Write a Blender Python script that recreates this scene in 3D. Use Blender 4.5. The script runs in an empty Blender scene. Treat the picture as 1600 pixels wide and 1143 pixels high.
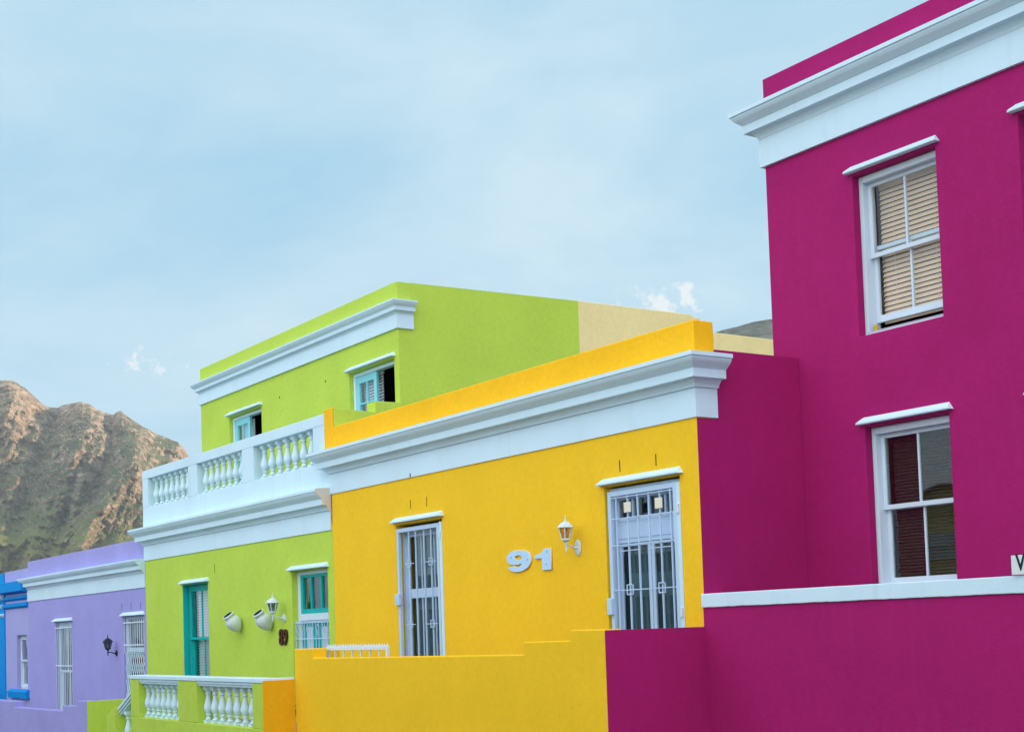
import bpy, bmesh, math, random
from mathutils import Vector, noise
R = math.radians
random.seed(7)
for blk in (bpy.data.objects,):
    for o in list(blk): blk.remove(o)
scene = bpy.context.scene
COL = scene.collection

# ------------------------------------------------------------------ camera maths
YAW, PITCH, ROLL = R(-56.29814631), R(3.02356891), R(-1.90054314)
FPX, CX, CY = 2254.285, 800.0, 861.564
fwd = Vector((math.sin(YAW)*math.cos(PITCH), math.cos(YAW)*math.cos(PITCH), math.sin(PITCH)))
r0 = Vector((math.cos(YAW), -math.sin(YAW), 0)); u0 = r0.cross(fwd)
rt = r0*math.cos(ROLL)+u0*math.sin(ROLL); up = -r0*math.sin(ROLL)+u0*math.cos(ROLL)
def ray(px, py): return rt*((px-CX)/FPX) - up*((py-CY)/FPX) + fwd
def fy(px, py, Y=10.0):
    d = ray(px, py); return d*(Y/d.y)
def fx(px, py, X):
    d = ray(px, py); return d*(X/d.x)

# ------------------------------------------------------------------ materials
MATS = {}
def newmat(name):
    m = bpy.data.materials.new(name); m.use_nodes = True
    return m, m.node_tree, m.node_tree.nodes['Principled BSDF']
def paint(name, rgb, rough=0.8, var=0.05, bump=0.25, bscale=55, stain=0.0, stain_col=(0.3,0.3,0.28), spec=0.15, seed=0.0, crack=0.0):
    m, nt, b = newmat(name); N = nt.nodes.new; L = nt.links.new
    tc = N('ShaderNodeTexCoord'); mp = N('ShaderNodeMapping'); mp.inputs['Location'].default_value = (seed, seed*1.7, seed*.6)
    L(tc.outputs['Object'], mp.inputs['Vector'])
    n1 = N('ShaderNodeTexNoise'); n1.inputs['Scale'].default_value = 0.9; n1.inputs['Detail'].default_value = 5; n1.inputs['Roughness'].default_value = .6
    L(mp.outputs[0], n1.inputs['Vector'])
    mr = N('ShaderNodeMapRange'); mr.inputs[1].default_value = .3; mr.inputs[2].default_value = .7
    mr.inputs[3].default_value = 1-var; mr.inputs[4].default_value = 1+var
    L(n1.outputs['Fac'], mr.inputs[0])
    hs = N('ShaderNodeHueSaturation'); hs.inputs['Color'].default_value = (*rgb, 1); L(mr.outputs[0], hs.inputs['Value'])
    out = hs.outputs[0]
    # vertical weather streaks
    if stain > 0:
        mp2 = N('ShaderNodeMapping'); mp2.inputs['Scale'].default_value = (7, 7, 0.8); L(mp.outputs[0], mp2.inputs['Vector'])
        n2 = N('ShaderNodeTexNoise'); n2.inputs['Scale'].default_value = 1.0; n2.inputs['Detail'].default_value = 6; n2.inputs['Roughness'].default_value = .7
        L(mp2.outputs[0], n2.inputs['Vector'])
        r2 = N('ShaderNodeMapRange'); r2.inputs[1].default_value = .55; r2.inputs[2].default_value = .8; r2.inputs[4].default_value = stain
        L(n2.outputs['Fac'], r2.inputs[0])
        mx = N('ShaderNodeMix'); mx.data_type = 'RGBA'; L(r2.outputs[0], mx.inputs[0]); L(out, mx.inputs[6]); mx.inputs[7].default_value = (*stain_col, 1)
        out = mx.outputs[2]
    if crack > 0:       # patchy repainting, speckle and a few hairline cracks
        n5 = N('ShaderNodeTexNoise'); n5.inputs['Scale'].default_value = 14; n5.inputs['Detail'].default_value = 8; n5.inputs['Roughness'].default_value = .75; L(mp.outputs[0], n5.inputs['Vector'])
        r5 = N('ShaderNodeMapRange'); r5.inputs[1].default_value = .3; r5.inputs[2].default_value = .7; r5.inputs[3].default_value = .93; r5.inputs[4].default_value = 1.07; L(n5.outputs['Fac'], r5.inputs[0])
        h5 = N('ShaderNodeHueSaturation'); L(out, h5.inputs['Color']); L(r5.outputs[0], h5.inputs['Value']); out = h5.outputs[0]
        nw = N('ShaderNodeTexNoise'); nw.inputs['Scale'].default_value = 2.5; nw.inputs['Detail'].default_value = 5; L(mp.outputs[0], nw.inputs['Vector'])
        wv = N('ShaderNodeMix'); wv.data_type = 'RGBA'; wv.blend_type = 'ADD'; wv.inputs[0].default_value = .35; L(mp.outputs[0], wv.inputs[6]); L(nw.outputs['Color'], wv.inputs[7])
        vo = N('ShaderNodeTexVoronoi'); vo.feature = 'DISTANCE_TO_EDGE'; vo.inputs['Scale'].default_value = .55; L(wv.outputs[2], vo.inputs['Vector'])
        rv = N('ShaderNodeMapRange'); rv.inputs[1].default_value = .0; rv.inputs[2].default_value = .004; rv.inputs[3].default_value = 1; rv.inputs[4].default_value = 0; L(vo.outputs['Distance'], rv.inputs[0])
        rm = N('ShaderNodeMapRange'); rm.inputs[1].default_value = .5; rm.inputs[2].default_value = .6; rm.inputs[4].default_value = crack; L(n1.outputs['Fac'], rm.inputs[0])
        mu = N('ShaderNodeMath'); mu.operation = 'MULTIPLY'; L(rv.outputs[0], mu.inputs[0]); L(rm.outputs[0], mu.inputs[1])
        mk = N('ShaderNodeMix'); mk.data_type = 'RGBA'; L(mu.outputs[0], mk.inputs[0]); L(out, mk.inputs[6]); mk.inputs[7].default_value = (rgb[0]*.45, rgb[1]*.45, rgb[2]*.45, 1); out = mk.outputs[2]
    L(out, b.inputs['Base Color'])
    b.inputs['Roughness'].default_value = rough; b.inputs['Specular IOR Level'].default_value = spec
    if bump > 0:
        n3 = N('ShaderNodeTexNoise'); n3.inputs['Scale'].default_value = bscale; n3.inputs['Detail'].default_value = 6; L(mp.outputs[0], n3.inputs['Vector'])
        n4 = N('ShaderNodeTexNoise'); n4.inputs['Scale'].default_value = 2.2; n4.inputs['Detail'].default_value = 4; L(mp.outputs[0], n4.inputs['Vector'])
        ad = N('ShaderNodeMath'); ad.operation = 'MULTIPLY_ADD'; ad.inputs[1].default_value = 3.5; L(n4.outputs['Fac'], ad.inputs[0]); L(n3.outputs['Fac'], ad.inputs[2])
        bp = N('ShaderNodeBump'); bp.inputs['Strength'].default_value = bump; bp.inputs['Distance'].default_value = .012
        L(ad.outputs[0], bp.inputs['Height']); L(bp.outputs[0], b.inputs['Normal'])
    MATS[name] = m; return m
def glass(name, tint=(0.75,0.8,0.8), refl=0.10):
    m = bpy.data.materials.new(name); m.use_nodes = True; nt = m.node_tree; nt.nodes.clear(); N = nt.nodes.new; L = nt.links.new
    o = N('ShaderNodeOutputMaterial'); t = N('ShaderNodeBsdfTransparent'); t.inputs[0].default_value = (*tint, 1)
    g = N('ShaderNodeBsdfGlossy'); g.inputs['Roughness'].default_value = .02; g.inputs[0].default_value = (.95,.97,1,1)
    f = N('ShaderNodeMath'); f.operation = 'POWER'; f.inputs[1].default_value = 4.0; lw = N('ShaderNodeLayerWeight'); L(lw.outputs['Facing'], f.inputs[0])
    tc = N('ShaderNodeTexCoord'); n = N('ShaderNodeTexNoise'); n.inputs['Scale'].default_value = 1.3; L(tc.outputs['Object'], n.inputs['Vector'])
    bp = N('ShaderNodeBump'); bp.inputs['Strength'].default_value = .02; bp.inputs['Distance'].default_value = .01; L(n.outputs['Fac'], bp.inputs['Height']); L(bp.outputs[0], g.inputs['Normal'])
    a = N('ShaderNodeMath'); a.operation = 'ADD'; a.inputs[1].default_value = refl; L(f.outputs[0], a.inputs[0])
    mx = N('ShaderNodeMixShader'); L(a.outputs[0], mx.inputs[0]); L(t.outputs[0], mx.inputs[1]); L(g.outputs[0], mx.inputs[2]); L(mx.outputs[0], o.inputs[0])
    MATS[name] = m; return m

M_YEL = paint('yellow_stucco', (0.93,0.565,0.020), var=.04, stain=.10, stain_col=(.55,.36,.05), crack=.16)
M_YELP = paint('yellow_parapet', (0.95,0.50,0.012), var=.05, stain=.12, stain_col=(.6,.4,.08), crack=.16, seed=3)
M_YELS = paint('yellow_stucco_shaded', (0.78,0.40,0.008), var=.04, crack=.16, seed=5)  # yellow stucco's shaded side, the shade put into an orange colour
M_MAG = paint('magenta_stucco', (0.37,0.011,0.132), var=.07, stain=.14, stain_col=(.42,.05,.20), crack=.16, seed=9)
M_GRN = paint('lime_stucco', (0.50,0.665,0.085), var=.05, stain=.12, stain_col=(.34,.48,.10), crack=.16, seed=13)
M_PUR = paint('lilac_stucco', (0.355,0.335,0.68), var=.06, stain=.2, stain_col=(.45,.42,.68), crack=.16, seed=17)
M_LIL = paint('pale_lilac_stucco', (0.38,0.38,0.68), var=.05, stain=.2, stain_col=(.42,.45,.68), seed=21)
M_BLU = paint('blue_stucco', (0.004,0.26,0.66), var=.04, seed=23)
M_CRM = paint('cream_stucco', (0.90,0.74,0.36), var=.04, stain=.12, stain_col=(.7,.55,.3), crack=.16, seed=27)
M_WHT = paint('pale_blue_white_paint', (0.63,0.82,0.92), rough=.6, var=.035, bump=.12, stain=.22, stain_col=(.42,.47,.46), seed=31)
M_WHT2 = paint('weathered_white_paint', (0.62,0.80,0.88), rough=.65, var=.04, bump=.15, stain=.32, stain_col=(.42,.47,.45), seed=35)
M_SHUT = paint('white_joinery', (0.64,0.74,0.82), rough=.4, var=.03, bump=.04, stain=.12, stain_col=(.4,.42,.42), seed=39)
M_BLWH = paint('pale_blue_joinery', (0.50,0.66,0.86), rough=.4, var=.03, bump=.03, seed=41)
M_TEAL = paint('teal_joinery', (0.006,0.42,0.40), rough=.45, var=.06, bump=.04, seed=43)
M_CYAN = paint('pale_turquoise_joinery', (0.26,0.70,0.78), rough=.45, var=.05, bump=.04, seed=45)
M_BEI = paint('bare_plaster', (0.68,0.64,0.60), var=.08, seed=47)
M_BLKM = paint('black_metal', (0.02,0.025,0.035), rough=.4, var=.1, bump=.03, seed=49)
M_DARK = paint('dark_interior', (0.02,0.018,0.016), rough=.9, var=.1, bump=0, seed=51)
M_FLR = paint('room_floor', (0.10,0.07,0.05), rough=.9, var=.1, bump=0, seed=52)
M_BLND = paint('tan_blind', (0.90,0.66,0.46), rough=.5, var=.05, bump=0, seed=53)
M_BLNDB = paint('brown_blind', (0.10,0.058,0.042), rough=.45, var=.06, bump=0, seed=55)
M_BLNDW = paint('white_blind', (0.72,0.76,0.78), rough=.5, var=.04, bump=0, seed=57)
M_CURT = paint('grey_curtain', (0.075,0.15,0.17), rough=.9, var=.2, bump=.2, bscale=8, seed=59)
M_CURTC = paint('cream_curtain', (0.34,0.30,0.24), rough=.9, var=.12, bump=.2, bscale=8, seed=61)
M_CURTR = paint('rust_curtain', (0.45,0.15,0.08), rough=.9, var=.12, bump=.2, bscale=8, seed=62)
M_CRT = paint('ceramic_white', (0.62,0.70,0.70), rough=.3, var=.05, bump=.05, stain=.12, stain_col=(.35,.37,.33), seed=63)
M_NAVY = paint('dark_blue_glaze', (0.012,0.02,0.07), rough=.5, var=.1, bump=0, seed=65)
M_BRN = paint('brown_ceramic', (0.075,0.02,0.01), rough=.35, var=.3, bump=.2, bscale=40, seed=67)
M_NUM = paint('number_plate_paint', (0.50,0.72,0.96), rough=.4, var=.02, bump=0, seed=69)
M_NUME = paint('number_edge', (0.80,0.76,0.82), rough=.5, var=.02, bump=0, seed=70)
M_SLOT = paint('rust_slot', (0.09,0.06,0.02), rough=.9, var=.3, bump=0, seed=71)
M_TILE = paint('cream_tile', (0.80,0.76,0.60), rough=.3, var=.03, bump=0, seed=73)
M_SIGN = paint('sign_plate', (0.70,0.76,0.76), rough=.4, var=.03, bump=0, stain=.15, stain_col=(.5,.5,.45), seed=75)
M_ROOF = paint('roof_sheet', (0.30,0.31,0.32), rough=.7, var=.12, seed=77)
M_LEAF = paint('leaf', (0.07,0.17,0.03), rough=.5, var=.35, bump=0, seed=79)
M_LEAFY = paint('light_leaf', (0.22,0.42,0.05), rough=.5, var=.3, bump=0, seed=80)
M_PAV = paint('paving', (0.26,0.25,0.235), var=.18, bump=.4, bscale=30, stain=.2, seed=81)
M_ASP = paint('asphalt', (0.055,0.055,0.057), var=.2, bump=.6, bscale=90, seed=83)
M_LINE = paint('road_paint', (0.70,0.69,0.64), var=.1, seed=84)
M_GRD = paint('dry_ground', (0.13,0.13,0.07), var=.3, bump=.3, bscale=2, seed=85)
M_KNOB = paint('brass', (0.35,0.25,0.09), rough=.3, var=.05, bump=0, seed=86)
M_SMOK = glass('smoked_lamp_glass', (0.78,0.62,0.42), .04)
M_SMOG = glass('grey_lamp_glass', (0.45,0.50,0.48), .04)
M_GLS = glass('window_glass', (0.95,0.965,0.965), .035)
M_GLSR = glass('window_glass_reflective', (0.84,0.88,0.88), .04)

# ------------------------------------------------------------------ mesh helpers
class MB:
    def __init__(s): s.v = []; s.f = []
    def add(s, vs, fs):
        n = len(s.v); s.v += [tuple(v) for v in vs]; s.f += [tuple(i+n for i in f) for f in fs]
    def box(s, x0, x1, y0, y1, z0, z1):
        if x0 > x1: x0, x1 = x1, x0
        if y0 > y1: y0, y1 = y1, y0
        if z0 > z1: z0, z1 = z1, z0
        s.add([(x0,y0,z0),(x1,y0,z0),(x1,y1,z0),(x0,y1,z0),(x0,y0,z1),(x1,y0,z1),(x1,y1,z1),(x0,y1,z1)],
              [(0,3,2,1),(4,5,6,7),(0,1,5,4),(1,2,6,5),(2,3,7,6),(3,0,4,7)])
        return s
    def quad(s, a, b, c, d): s.add([a,b,c,d], [(0,1,2,3)]); return s
    def prism_y(s, pts, y0, y1):            # polygon in x,z extruded along y
        n = len(pts)
        s.add([(x,y0,z) for x,z in pts]+[(x,y1,z) for x,z in pts],
              [tuple(range(n)), tuple(range(2*n-1, n-1, -1))]+[(i,(i+n),((i+1)%n+n),(i+1)%n) for i in range(n)])
        return s
    def prism_x(s, pts, x0, x1):            # polygon in y,z extruded along x
        n = len(pts)
        s.add([(x0,y,z) for y,z in pts]+[(x1,y,z) for y,z in pts],
              [tuple(range(n)), tuple(range(2*n-1, n-1, -1))]+[(i,(i+n),((i+1)%n+n),(i+1)%n) for i in range(n)])
        return s
    def tube(s, pts, r, seg=8, caps=True):
        pts = [Vector(p) for p in pts]; rs = r if isinstance(r, (list,tuple)) else [r]*len(pts); rings = []
        for i, p in enumerate(pts):
            t = (pts[min(i+1,len(pts)-1)]-pts[max(i-1,0)]).normalized()
            a = Vector((0,0,1)) if abs(t.z) < .9 else Vector((1,0,0))
            u = t.cross(a).normalized(); w = t.cross(u)
            rings.append([p+(u*math.cos(2*math.pi*k/seg)+w*math.sin(2*math.pi*k/seg))*rs[i] for k in range(seg)])
        vs = [v for q in rings for v in q]; fs = []
        for i in range(len(pts)-1):
            for k in range(seg): fs.append((i*seg+k, i*seg+(k+1)%seg, (i+1)*seg+(k+1)%seg, (i+1)*seg+k))
        if caps: fs += [tuple(range(seg-1,-1,-1)), tuple(range((len(pts)-1)*seg, len(pts)*seg))]
        s.add(vs, fs); return s
    def lathe(s, prof, c=(0,0,0), seg=18, axis=None, ph=0.0):
        c = Vector(c); ax = Vector(axis).normalized() if axis else Vector((0,0,1))
        a = Vector((1,0,0)) if abs(ax.x) < .9 else Vector((0,1,0))
        u = (a-ax*a.dot(ax)).normalized(); w = ax.cross(u); vs = []; fs = []
        for r_, z in prof:
            for k in range(seg):
                t = 2*math.pi*k/seg+ph; vs.append(c+ax*z+(u*math.cos(t)+w*math.sin(t))*r_)
        for i in range(len(prof)-1):
            for k in range(seg): fs.append((i*seg+k, i*seg+(k+1)%seg, (i+1)*seg+(k+1)%seg, (i+1)*seg+k))
        fs += [tuple(range(seg-1,-1,-1)), tuple(range((len(prof)-1)*seg, len(prof)*seg))]
        s.add(vs, fs); return s
def root_loc(p):
    while p is not None and p.parent is not None: p = p.parent
    return Vector(p.location) if p is not None else Vector((0,0,0))
def obj(name, mb, mat, parent=None, label=None, smooth=False, bevel=0.0, merge=True, loc=None, segs=2):
    me = bpy.data.meshes.new(name); base = root_loc(parent) if loc is None else Vector(loc)
    me.from_pydata([tuple(Vector(v)-base) for v in mb.v], [], mb.f)
    bm = bmesh.new(); bm.from_mesh(me)
    if merge: bmesh.ops.remove_doubles(bm, verts=bm.verts, dist=.0004)
    bmesh.ops.recalc_face_normals(bm, faces=bm.faces)
    bm.to_mesh(me); bm.free()
    if isinstance(mat, (list,tuple)):
        for m in mat: me.materials.append(m)
    else: me.materials.append(mat)
    o = bpy.data.objects.new(name, me); COL.objects.link(o)
    if parent is not None: o.parent = parent
    elif loc is not None: o.location = loc
    if label: o['label'] = label
    if smooth:
        for p in me.polygons: p.use_smooth = True
        try: me.set_sharp_from_angle(angle=R(38))
        except Exception: pass
    if bevel > 0:
        b = o.modifiers.new('bevel', 'BEVEL'); b.width = bevel; b.segments = segs; b.limit_method = 'ANGLE'; b.angle_limit = R(30)
    return o
def thing(name, label, cat, loc, group=None):
    o = bpy.data.objects.new(name, None); COL.objects.link(o); o.location = loc; o.empty_display_size = .3
    o['label'] = label; o['category'] = cat
    if group: o['group'] = group
    return o
def tag(o, label, cat, group=None):
    o['label'] = label; o['category'] = cat
    if group: o['group'] = group
    return o
def struct(o): o['kind'] = 'structure'; return o

def dup(root, loc, label):
    r_ = root.copy(); COL.objects.link(r_); r_.location = loc; r_['label'] = label
    for ch in list(root.children):
        c = ch.copy(); COL.objects.link(c); c.parent = r_
        for g in ch.children:
            d = g.copy(); COL.objects.link(d); d.parent = c
    return r_

# wall sheet facing -y with openings, reveals and returns
def wall_front(mb, x0, x1, z0, z1, y, ops, rev=.25, ret=.25):
    xs = sorted(set([x0,x1]+[a for o in ops for a in (o[0],o[1])])); zs = sorted(set([z0,z1]+[a for o in ops for a in (o[2],o[3])]))
    for i in range(len(xs)-1):
        for j in range(len(zs)-1):
            cx, cz = (xs[i]+xs[i+1])/2, (zs[j]+zs[j+1])/2
            if any(o[0]<cx<o[1] and o[2]<cz<o[3] for o in ops): continue
            mb.quad((xs[i],y,zs[j]),(xs[i+1],y,zs[j]),(xs[i+1],y,zs[j+1]),(xs[i],y,zs[j+1]))
    for a,b,c,d in [o[:4] for o in ops]:
        def edge(p, q):
            mb.quad((p[0],y,p[1]),(q[0],y,q[1]),(q[0],y+rev,q[1]),(p[0],y+rev,p[1]))
        zz = [z for z in zs if c<=z<=d]; xx = [x for x in xs if a<=x<=b]
        for k in range(len(zz)-1): edge((a,zz[k]),(a,zz[k+1])); edge((b,zz[k]),(b,zz[k+1]))
        for k in range(len(xx)-1): edge((xx[k],c),(xx[k+1],c)); edge((xx[k],d),(xx[k+1],d))
    for k in range(len(zs)-1):
        mb.quad((x0,y,zs[k]),(x0,y,zs[k+1]),(x0,y+ret,zs[k+1]),(x0,y+ret,zs[k]))
        mb.quad((x1,y,zs[k]),(x1,y,zs[k+1]),(x1,y+ret,zs[k+1]),(x1,y+ret,zs[k]))
    for k in range(len(xs)-1): mb.quad((xs[k],y,z1),(xs[k+1],y,z1),(xs[k+1],y+ret,z1),(xs[k],y+ret,z1))
    return mb

PROFILE = [(.045,0),(.048,.010),(.060,.034),(.082,.062),(.10,.080),(.168,.082),(.170,.176),(.182,.179),(.19,.188),(.215,.208),(.243,.232),(.262,.258),(.268,.279),(.285,.282),(.285,.324),(0,.345)]
def cornice(x0, x1, y0, y1, z0, s=1.0, o=1.0, cut_right=False, frieze=.31, fo=.02):
    """returns frieze MB, crown MB, cap MB; crown starts at z0+frieze"""
    def ring(off):
        if cut_right: return [(x0-off,y1),(x0-off,y0-off),(x1,y0-off)]
        return [(x0-off,y0-off),(x1+off,y0-off),(x1+off,y1),(x0-off,y1)]
    def build(prof):
        mb = MB(); n = 3 if cut_right else 4
        for off, z in prof:
            mb.v += [(a,b,z) for a,b in ring(off)]
        for i in range(len(prof)-1):
            for k in range(n if not cut_right else n-1):
                mb.f.append((i*n+k, i*n+(k+1)%n, (i+1)*n+(k+1)%n, (i+1)*n+k))
        return mb
    fr = build([(-.01,z0),(fo,z0),(fo,z0+frieze),(-.01,z0+frieze)])
    zc = z0+frieze
    prof = [(-.01,zc+.0015)]+[(a*o,zc+.0015+b*s) for a,b in PROFILE]
    cr = build(prof); cap = MB()
    if cut_right:
        pts = [(y0+.003, z0)]+[(y0-fo,z0),(y0-fo,zc)]+[(y0-a*o,zc+.0015+b*s) for a,b in PROFILE[:-1]]+[(y0+.003,prof[-1][1])]
        cap.prism_x([(a,b) for a,b in pts], x1, x1+.012)
    return fr, cr, cap

def hood(parent, x0, x1, z, y, p=.075, h=.062, over=.065):
    mb = MB(); a, b = x0-over, x1+over; z0 = z; t = .022
    mb.add([(a,y-p,z0),(b,y-p,z0),(b,y+.01,z0),(a,y+.01,z0),(a+.01,y-p,z0+t),(b-.01,y-p,z0+t),(x1+.01,y+.01,z0+h+t),(x0-.01,y+.01,z0+h+t)],
           [(0,3,2,1),(4,5,6,7),(0,1,5,4),(1,2,6,5),(2,3,7,6),(3,0,4,7)])
    return obj('window_hood', mb, M_WHT, parent, bevel=.004)

def frame_boxes(mb, x0, x1, z0, z1, y0, y1, w, wb=None, wt=None):
    wb = w if wb is None else wb; wt = w if wt is None else wt
    mb.box(x0, x0+w, y0, y1, z0, z1); mb.box(x1-w, x1, y0, y1, z0, z1)
    mb.box(x0+w, x1-w, y0+.001, y1-.001, z1-wt, z1-.001); mb.box(x0+w, x1-w, y0+.001, y1-.001, z0+.001, z0+wb)
    return mb
def blind(parent, x0, x1, z0, z1, y, mat, pitch=.036, tilt=.012):
    mb = MB(); z = z1
    mb.box(x0, x1, y-.02, y+.02, z1, z1+.035)
    while z > z0:
        t = random.uniform(-.001,.001)
        mb.quad((x0,y-tilt,z-pitch*.46+t),(x1,y-tilt,z-pitch*.46+t),(x1,y+tilt,z+pitch*.46),(x0,y+tilt,z+pitch*.46)); z -= pitch
    mb.box(x0, x1, y-.012, y+.012, z0-.03, z0-.01)
    for k in (.2,.8):
        xx = x0+(x1-x0)*k; mb.box(xx-.002, xx+.002, y-tilt-.003, y-tilt-.001, z0-.02, z1)
    return obj('blind', mb, mat, parent, merge=False)
def curtain(parent, x0, x1, z0, z1, y, mat, amp=.03, wl=.12):
    mb = MB(); n = max(8, int((x1-x0)/.018)); vs = []
    for i in range(n+1):
        x = x0+(x1-x0)*i/n; d = amp*math.sin(x/wl*6.283)+amp*.5*math.sin(x/wl*2.9+1)
        vs += [(x,y+d,z0),(x,y+d*.7,z1)]
    mb.add(vs, [(2*i,2*i+2,2*i+3,2*i+1) for i in range(n)])
    return obj('curtain', mb, mat, parent, smooth=True)
def pane(parent, x0, x1, z0, z1, y, mat=None):
    mb = MB(); mb.box(x0, x1, y, y+.004, z0, z1)
    return obj('pane', mb, mat or M_GLS, parent)
def sash_window(parent, x0, x1, z0, z1, y, zm, mat, gls, gap=0.0, box=.09, st=.055, split=2, name='window', d1=.07, d2=.118, bd=.19):
    """box-frame sash window set in an opening; y is the front of the frame"""
    f = MB(); frame_boxes(f, x0+.002, x1-.002, z0+.002, z1-.002, y, y+bd, box, wb=.05, wt=.07)
    w = obj(name, f, mat, parent, bevel=.005)
    bead = MB(); frame_boxes(bead, x0+box-.018, x1-box+.018, z0+.045, z1-.064, y-.010, y-.0005, .012, wb=.004, wt=.012)
    obj('bead', bead, mat, w, bevel=.003)
    xa, xb = x0+box, x1-box
    u = MB(); ys = y+d1; zt = z1-.07
    frame_boxes(u, xa+.002, xb-.002, zm-.022, zt, ys, ys+.04, st, wb=.05, wt=.05)
    for k in range(1, split):
        xx = xa+(xb-xa)*k/split; u.box(xx-.012, xx+.012, ys+.004, ys+.034, zm+.028, zt-.05)
    us = obj('sash', u, mat, w, bevel=.004); pane(w, xa+st-.005, xb-st+.005, zm+.024, zt-.045, ys+.018, gls)
    l = MB(); yl = y+d2; zb = z0+.05+gap
    frame_boxes(l, xa+.002, xb-.002, zb, zm+.02+gap*.9, yl, yl+.04, st, wb=.075, wt=.045)
    for k in range(1, split):
        xx = xa+(xb-xa)*k/split; l.box(xx-.012, xx+.012, yl+.004, yl+.034, zb+.075, zm-.024+gap*.9)
    obj('sash', l, mat, w, bevel=.004); pane(w, xa+st-.005, xb-st+.005, zb+.07, zm-.02+gap*.9, yl+.018, gls)
    return w
def slots(parent, pts, y, h=.13, w=.007):
    for px, py in pts:
        c = fy(px, py, y); mb = MB(); mb.box(c.x-w, c.x+w, y-.0035, y+.002, c.z-h/2, c.z+h/2)
        obj('wall_slot', mb, M_SLOT, parent)
def shell(parent, x0, x1, y, yb, z0, zr, matl, matr, ops_mat=M_DARK, left_top=None, right_top=None, right_to=None):
    """side walls, back, roof slab and dark room lining behind a facade"""
    mb = MB(); mb.box(x0, x0+.25, y+.25, yb, z0, left_top or zr); obj('side_wall', mb, matl, parent, bevel=.008)
    mb = MB(); mb.box(x1-.25, x1, y+.25, right_to or yb, z0, right_top or zr); obj('side_wall', mb, matr, parent, bevel=.008)
    mb = MB(); mb.box(x0+.25, x1-.25, yb-.25, yb, z0, zr); obj('back_wall', mb, matl, parent)
    mb = MB(); mb.box(x0+.25, x1-.25, y+.25, yb-.25, zr-.15, zr); obj('roof', mb, M_ROOF, parent)
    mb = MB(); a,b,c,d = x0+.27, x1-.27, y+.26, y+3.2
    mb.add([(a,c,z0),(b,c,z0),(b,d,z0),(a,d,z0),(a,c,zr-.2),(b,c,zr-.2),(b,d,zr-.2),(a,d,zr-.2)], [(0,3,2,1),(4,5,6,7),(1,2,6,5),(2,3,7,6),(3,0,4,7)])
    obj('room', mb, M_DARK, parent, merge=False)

YF = 10.0; XMY, XYG, XGP, XPL = -11.42, -19.95, -28.38, -37.04

# ================================================================== YELLOW HOUSE
yh = thing('yellow_house', 'single storey yellow house with white cornice and two barred openings, between lime and magenta houses', 'house', (XYG, YF, -2.6))
wz0 = -.98
mb = wall_front(MB(), XYG+.001, XMY, -3.2, 2.6, YF, [(-17.953,-16.68,-1.05,1.511),(-13.06,-11.735,wz0,1.567)])
obj('wall', mb, M_YEL, yh, bevel=.008)
shell(yh, XYG+.001, XMY-.012, YF, 19, -3.2, 2.55, M_YEL, M_YEL)
mb = MB(); mb.box(-19.87, XMY, YF, YF+.285, 2.6, 3.18); mb.box(-20.15, -19.8705, YF-.001, YF+.03, 2.667, 3.483)
obj('parapet', mb, M_YELP, yh, bevel=.02, merge=False, segs=3)
fr, cr, _ = cornice(XYG-.01, XMY, YF, YF+.285, 2.148)
obj('frieze', fr, M_WHT, yh, bevel=.004); obj('cornice', cr, M_WHT, yh, bevel=.003)
hood(yh, -17.953, -16.68, 1.54, YF); hood(yh, -13.06, -11.735, 1.585, YF)
slots(yh, [(641,742)], YF-.021, .05, .012)
slots(yh, [(641.5,787),(666.7,783),(968.5,727.5),(1025,718)], YF)
# window behind its gate
w = MB(); xa, xb, za, zb = -17.95, -16.683, -1.05, 1.508
frame_boxes(w, xa+.002, xb-.002, za, zb-.03, YF+.10, YF+.2, .07, wb=.08, wt=.10)
wy = obj('window', w, M_BLWH, yh, bevel=.005)
s = MB(); zm = fy(655,926,YF+.1).z
frame_boxes(s, xa+.07, xb-.07, za+.08, zb-.13, YF+.135, YF+.165, .045)
s.box(xa+.15, xb-.15, YF+.123, YF+.163, zm-.065, zm+.065)
for k in (1,2):
    xx = xa+.1+(xb-xa-.2)*k/3; s.box(xx-.009, xx+.009, YF+.138, YF+.16, za+.13, zb-.18)
obj('sash', s, M_BLWH, wy, bevel=.003); pane(wy, xa+.12, xb-.12, za+.1, zb-.15, YF+.145)
curtain(wy, xa+.1, xb-.1, za, zb, YF+.24, M_CURT)
def square_motif(mb, x, z, y, r=.055, t=.013):
    for a,b,c,d in ((x-r,x-r+t,z-r,z+r),(x+r-t,x+r,z-r,z+r),(x-r,x+r,z-r,z-r+t),(x-r,x+r,z+r-t,z+r)): mb.box(a,b,y-.006,y+.006,c,d)
def gate(x0, x1, z0, z1, vbars, hbars, hw=.006, fw=.05, y=YF+.012):
    mb = MB(); frame_boxes(mb, x0, x1, z0, z1, y-.022, y+.022, fw)
    for xx in vbars: mb.box(xx-.008, xx+.008, y-.010, y+.010, z0+fw, z1-fw)
    for (a, b, zz) in hbars: mb.box(a, b, y-.016, y-.0105, zz-hw, zz+hw)
    return mb
gx0, gx1, gz0, gz1 = -17.925, -16.76, -1.02, 1.455
vb = [fy(px, 935, YF).x for px in (640.5,651,664,675,685)]
hx = [fy(px, 878, YF).x for px in (641.5,673.5)]; h1 = fy(641,880,YF).z; h2 = fy(644,975,YF).z
mb = gate(gx0, gx1, gz0, gz1, vb, [], fw=.055)
for i, z in ((0,h1),(1,h1),(0,h2),(1,h2)):
    xc = vb[0] if i == 0 else vb[3]; square_motif(mb, xc, z, YF)
    mb.box(xc-.15, xc+.15, YF-.005, YF-.001, z-.005, z+.005)
gt = obj('security_gate', mb, M_BLWH, wy, merge=False, bevel=.002)
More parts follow.
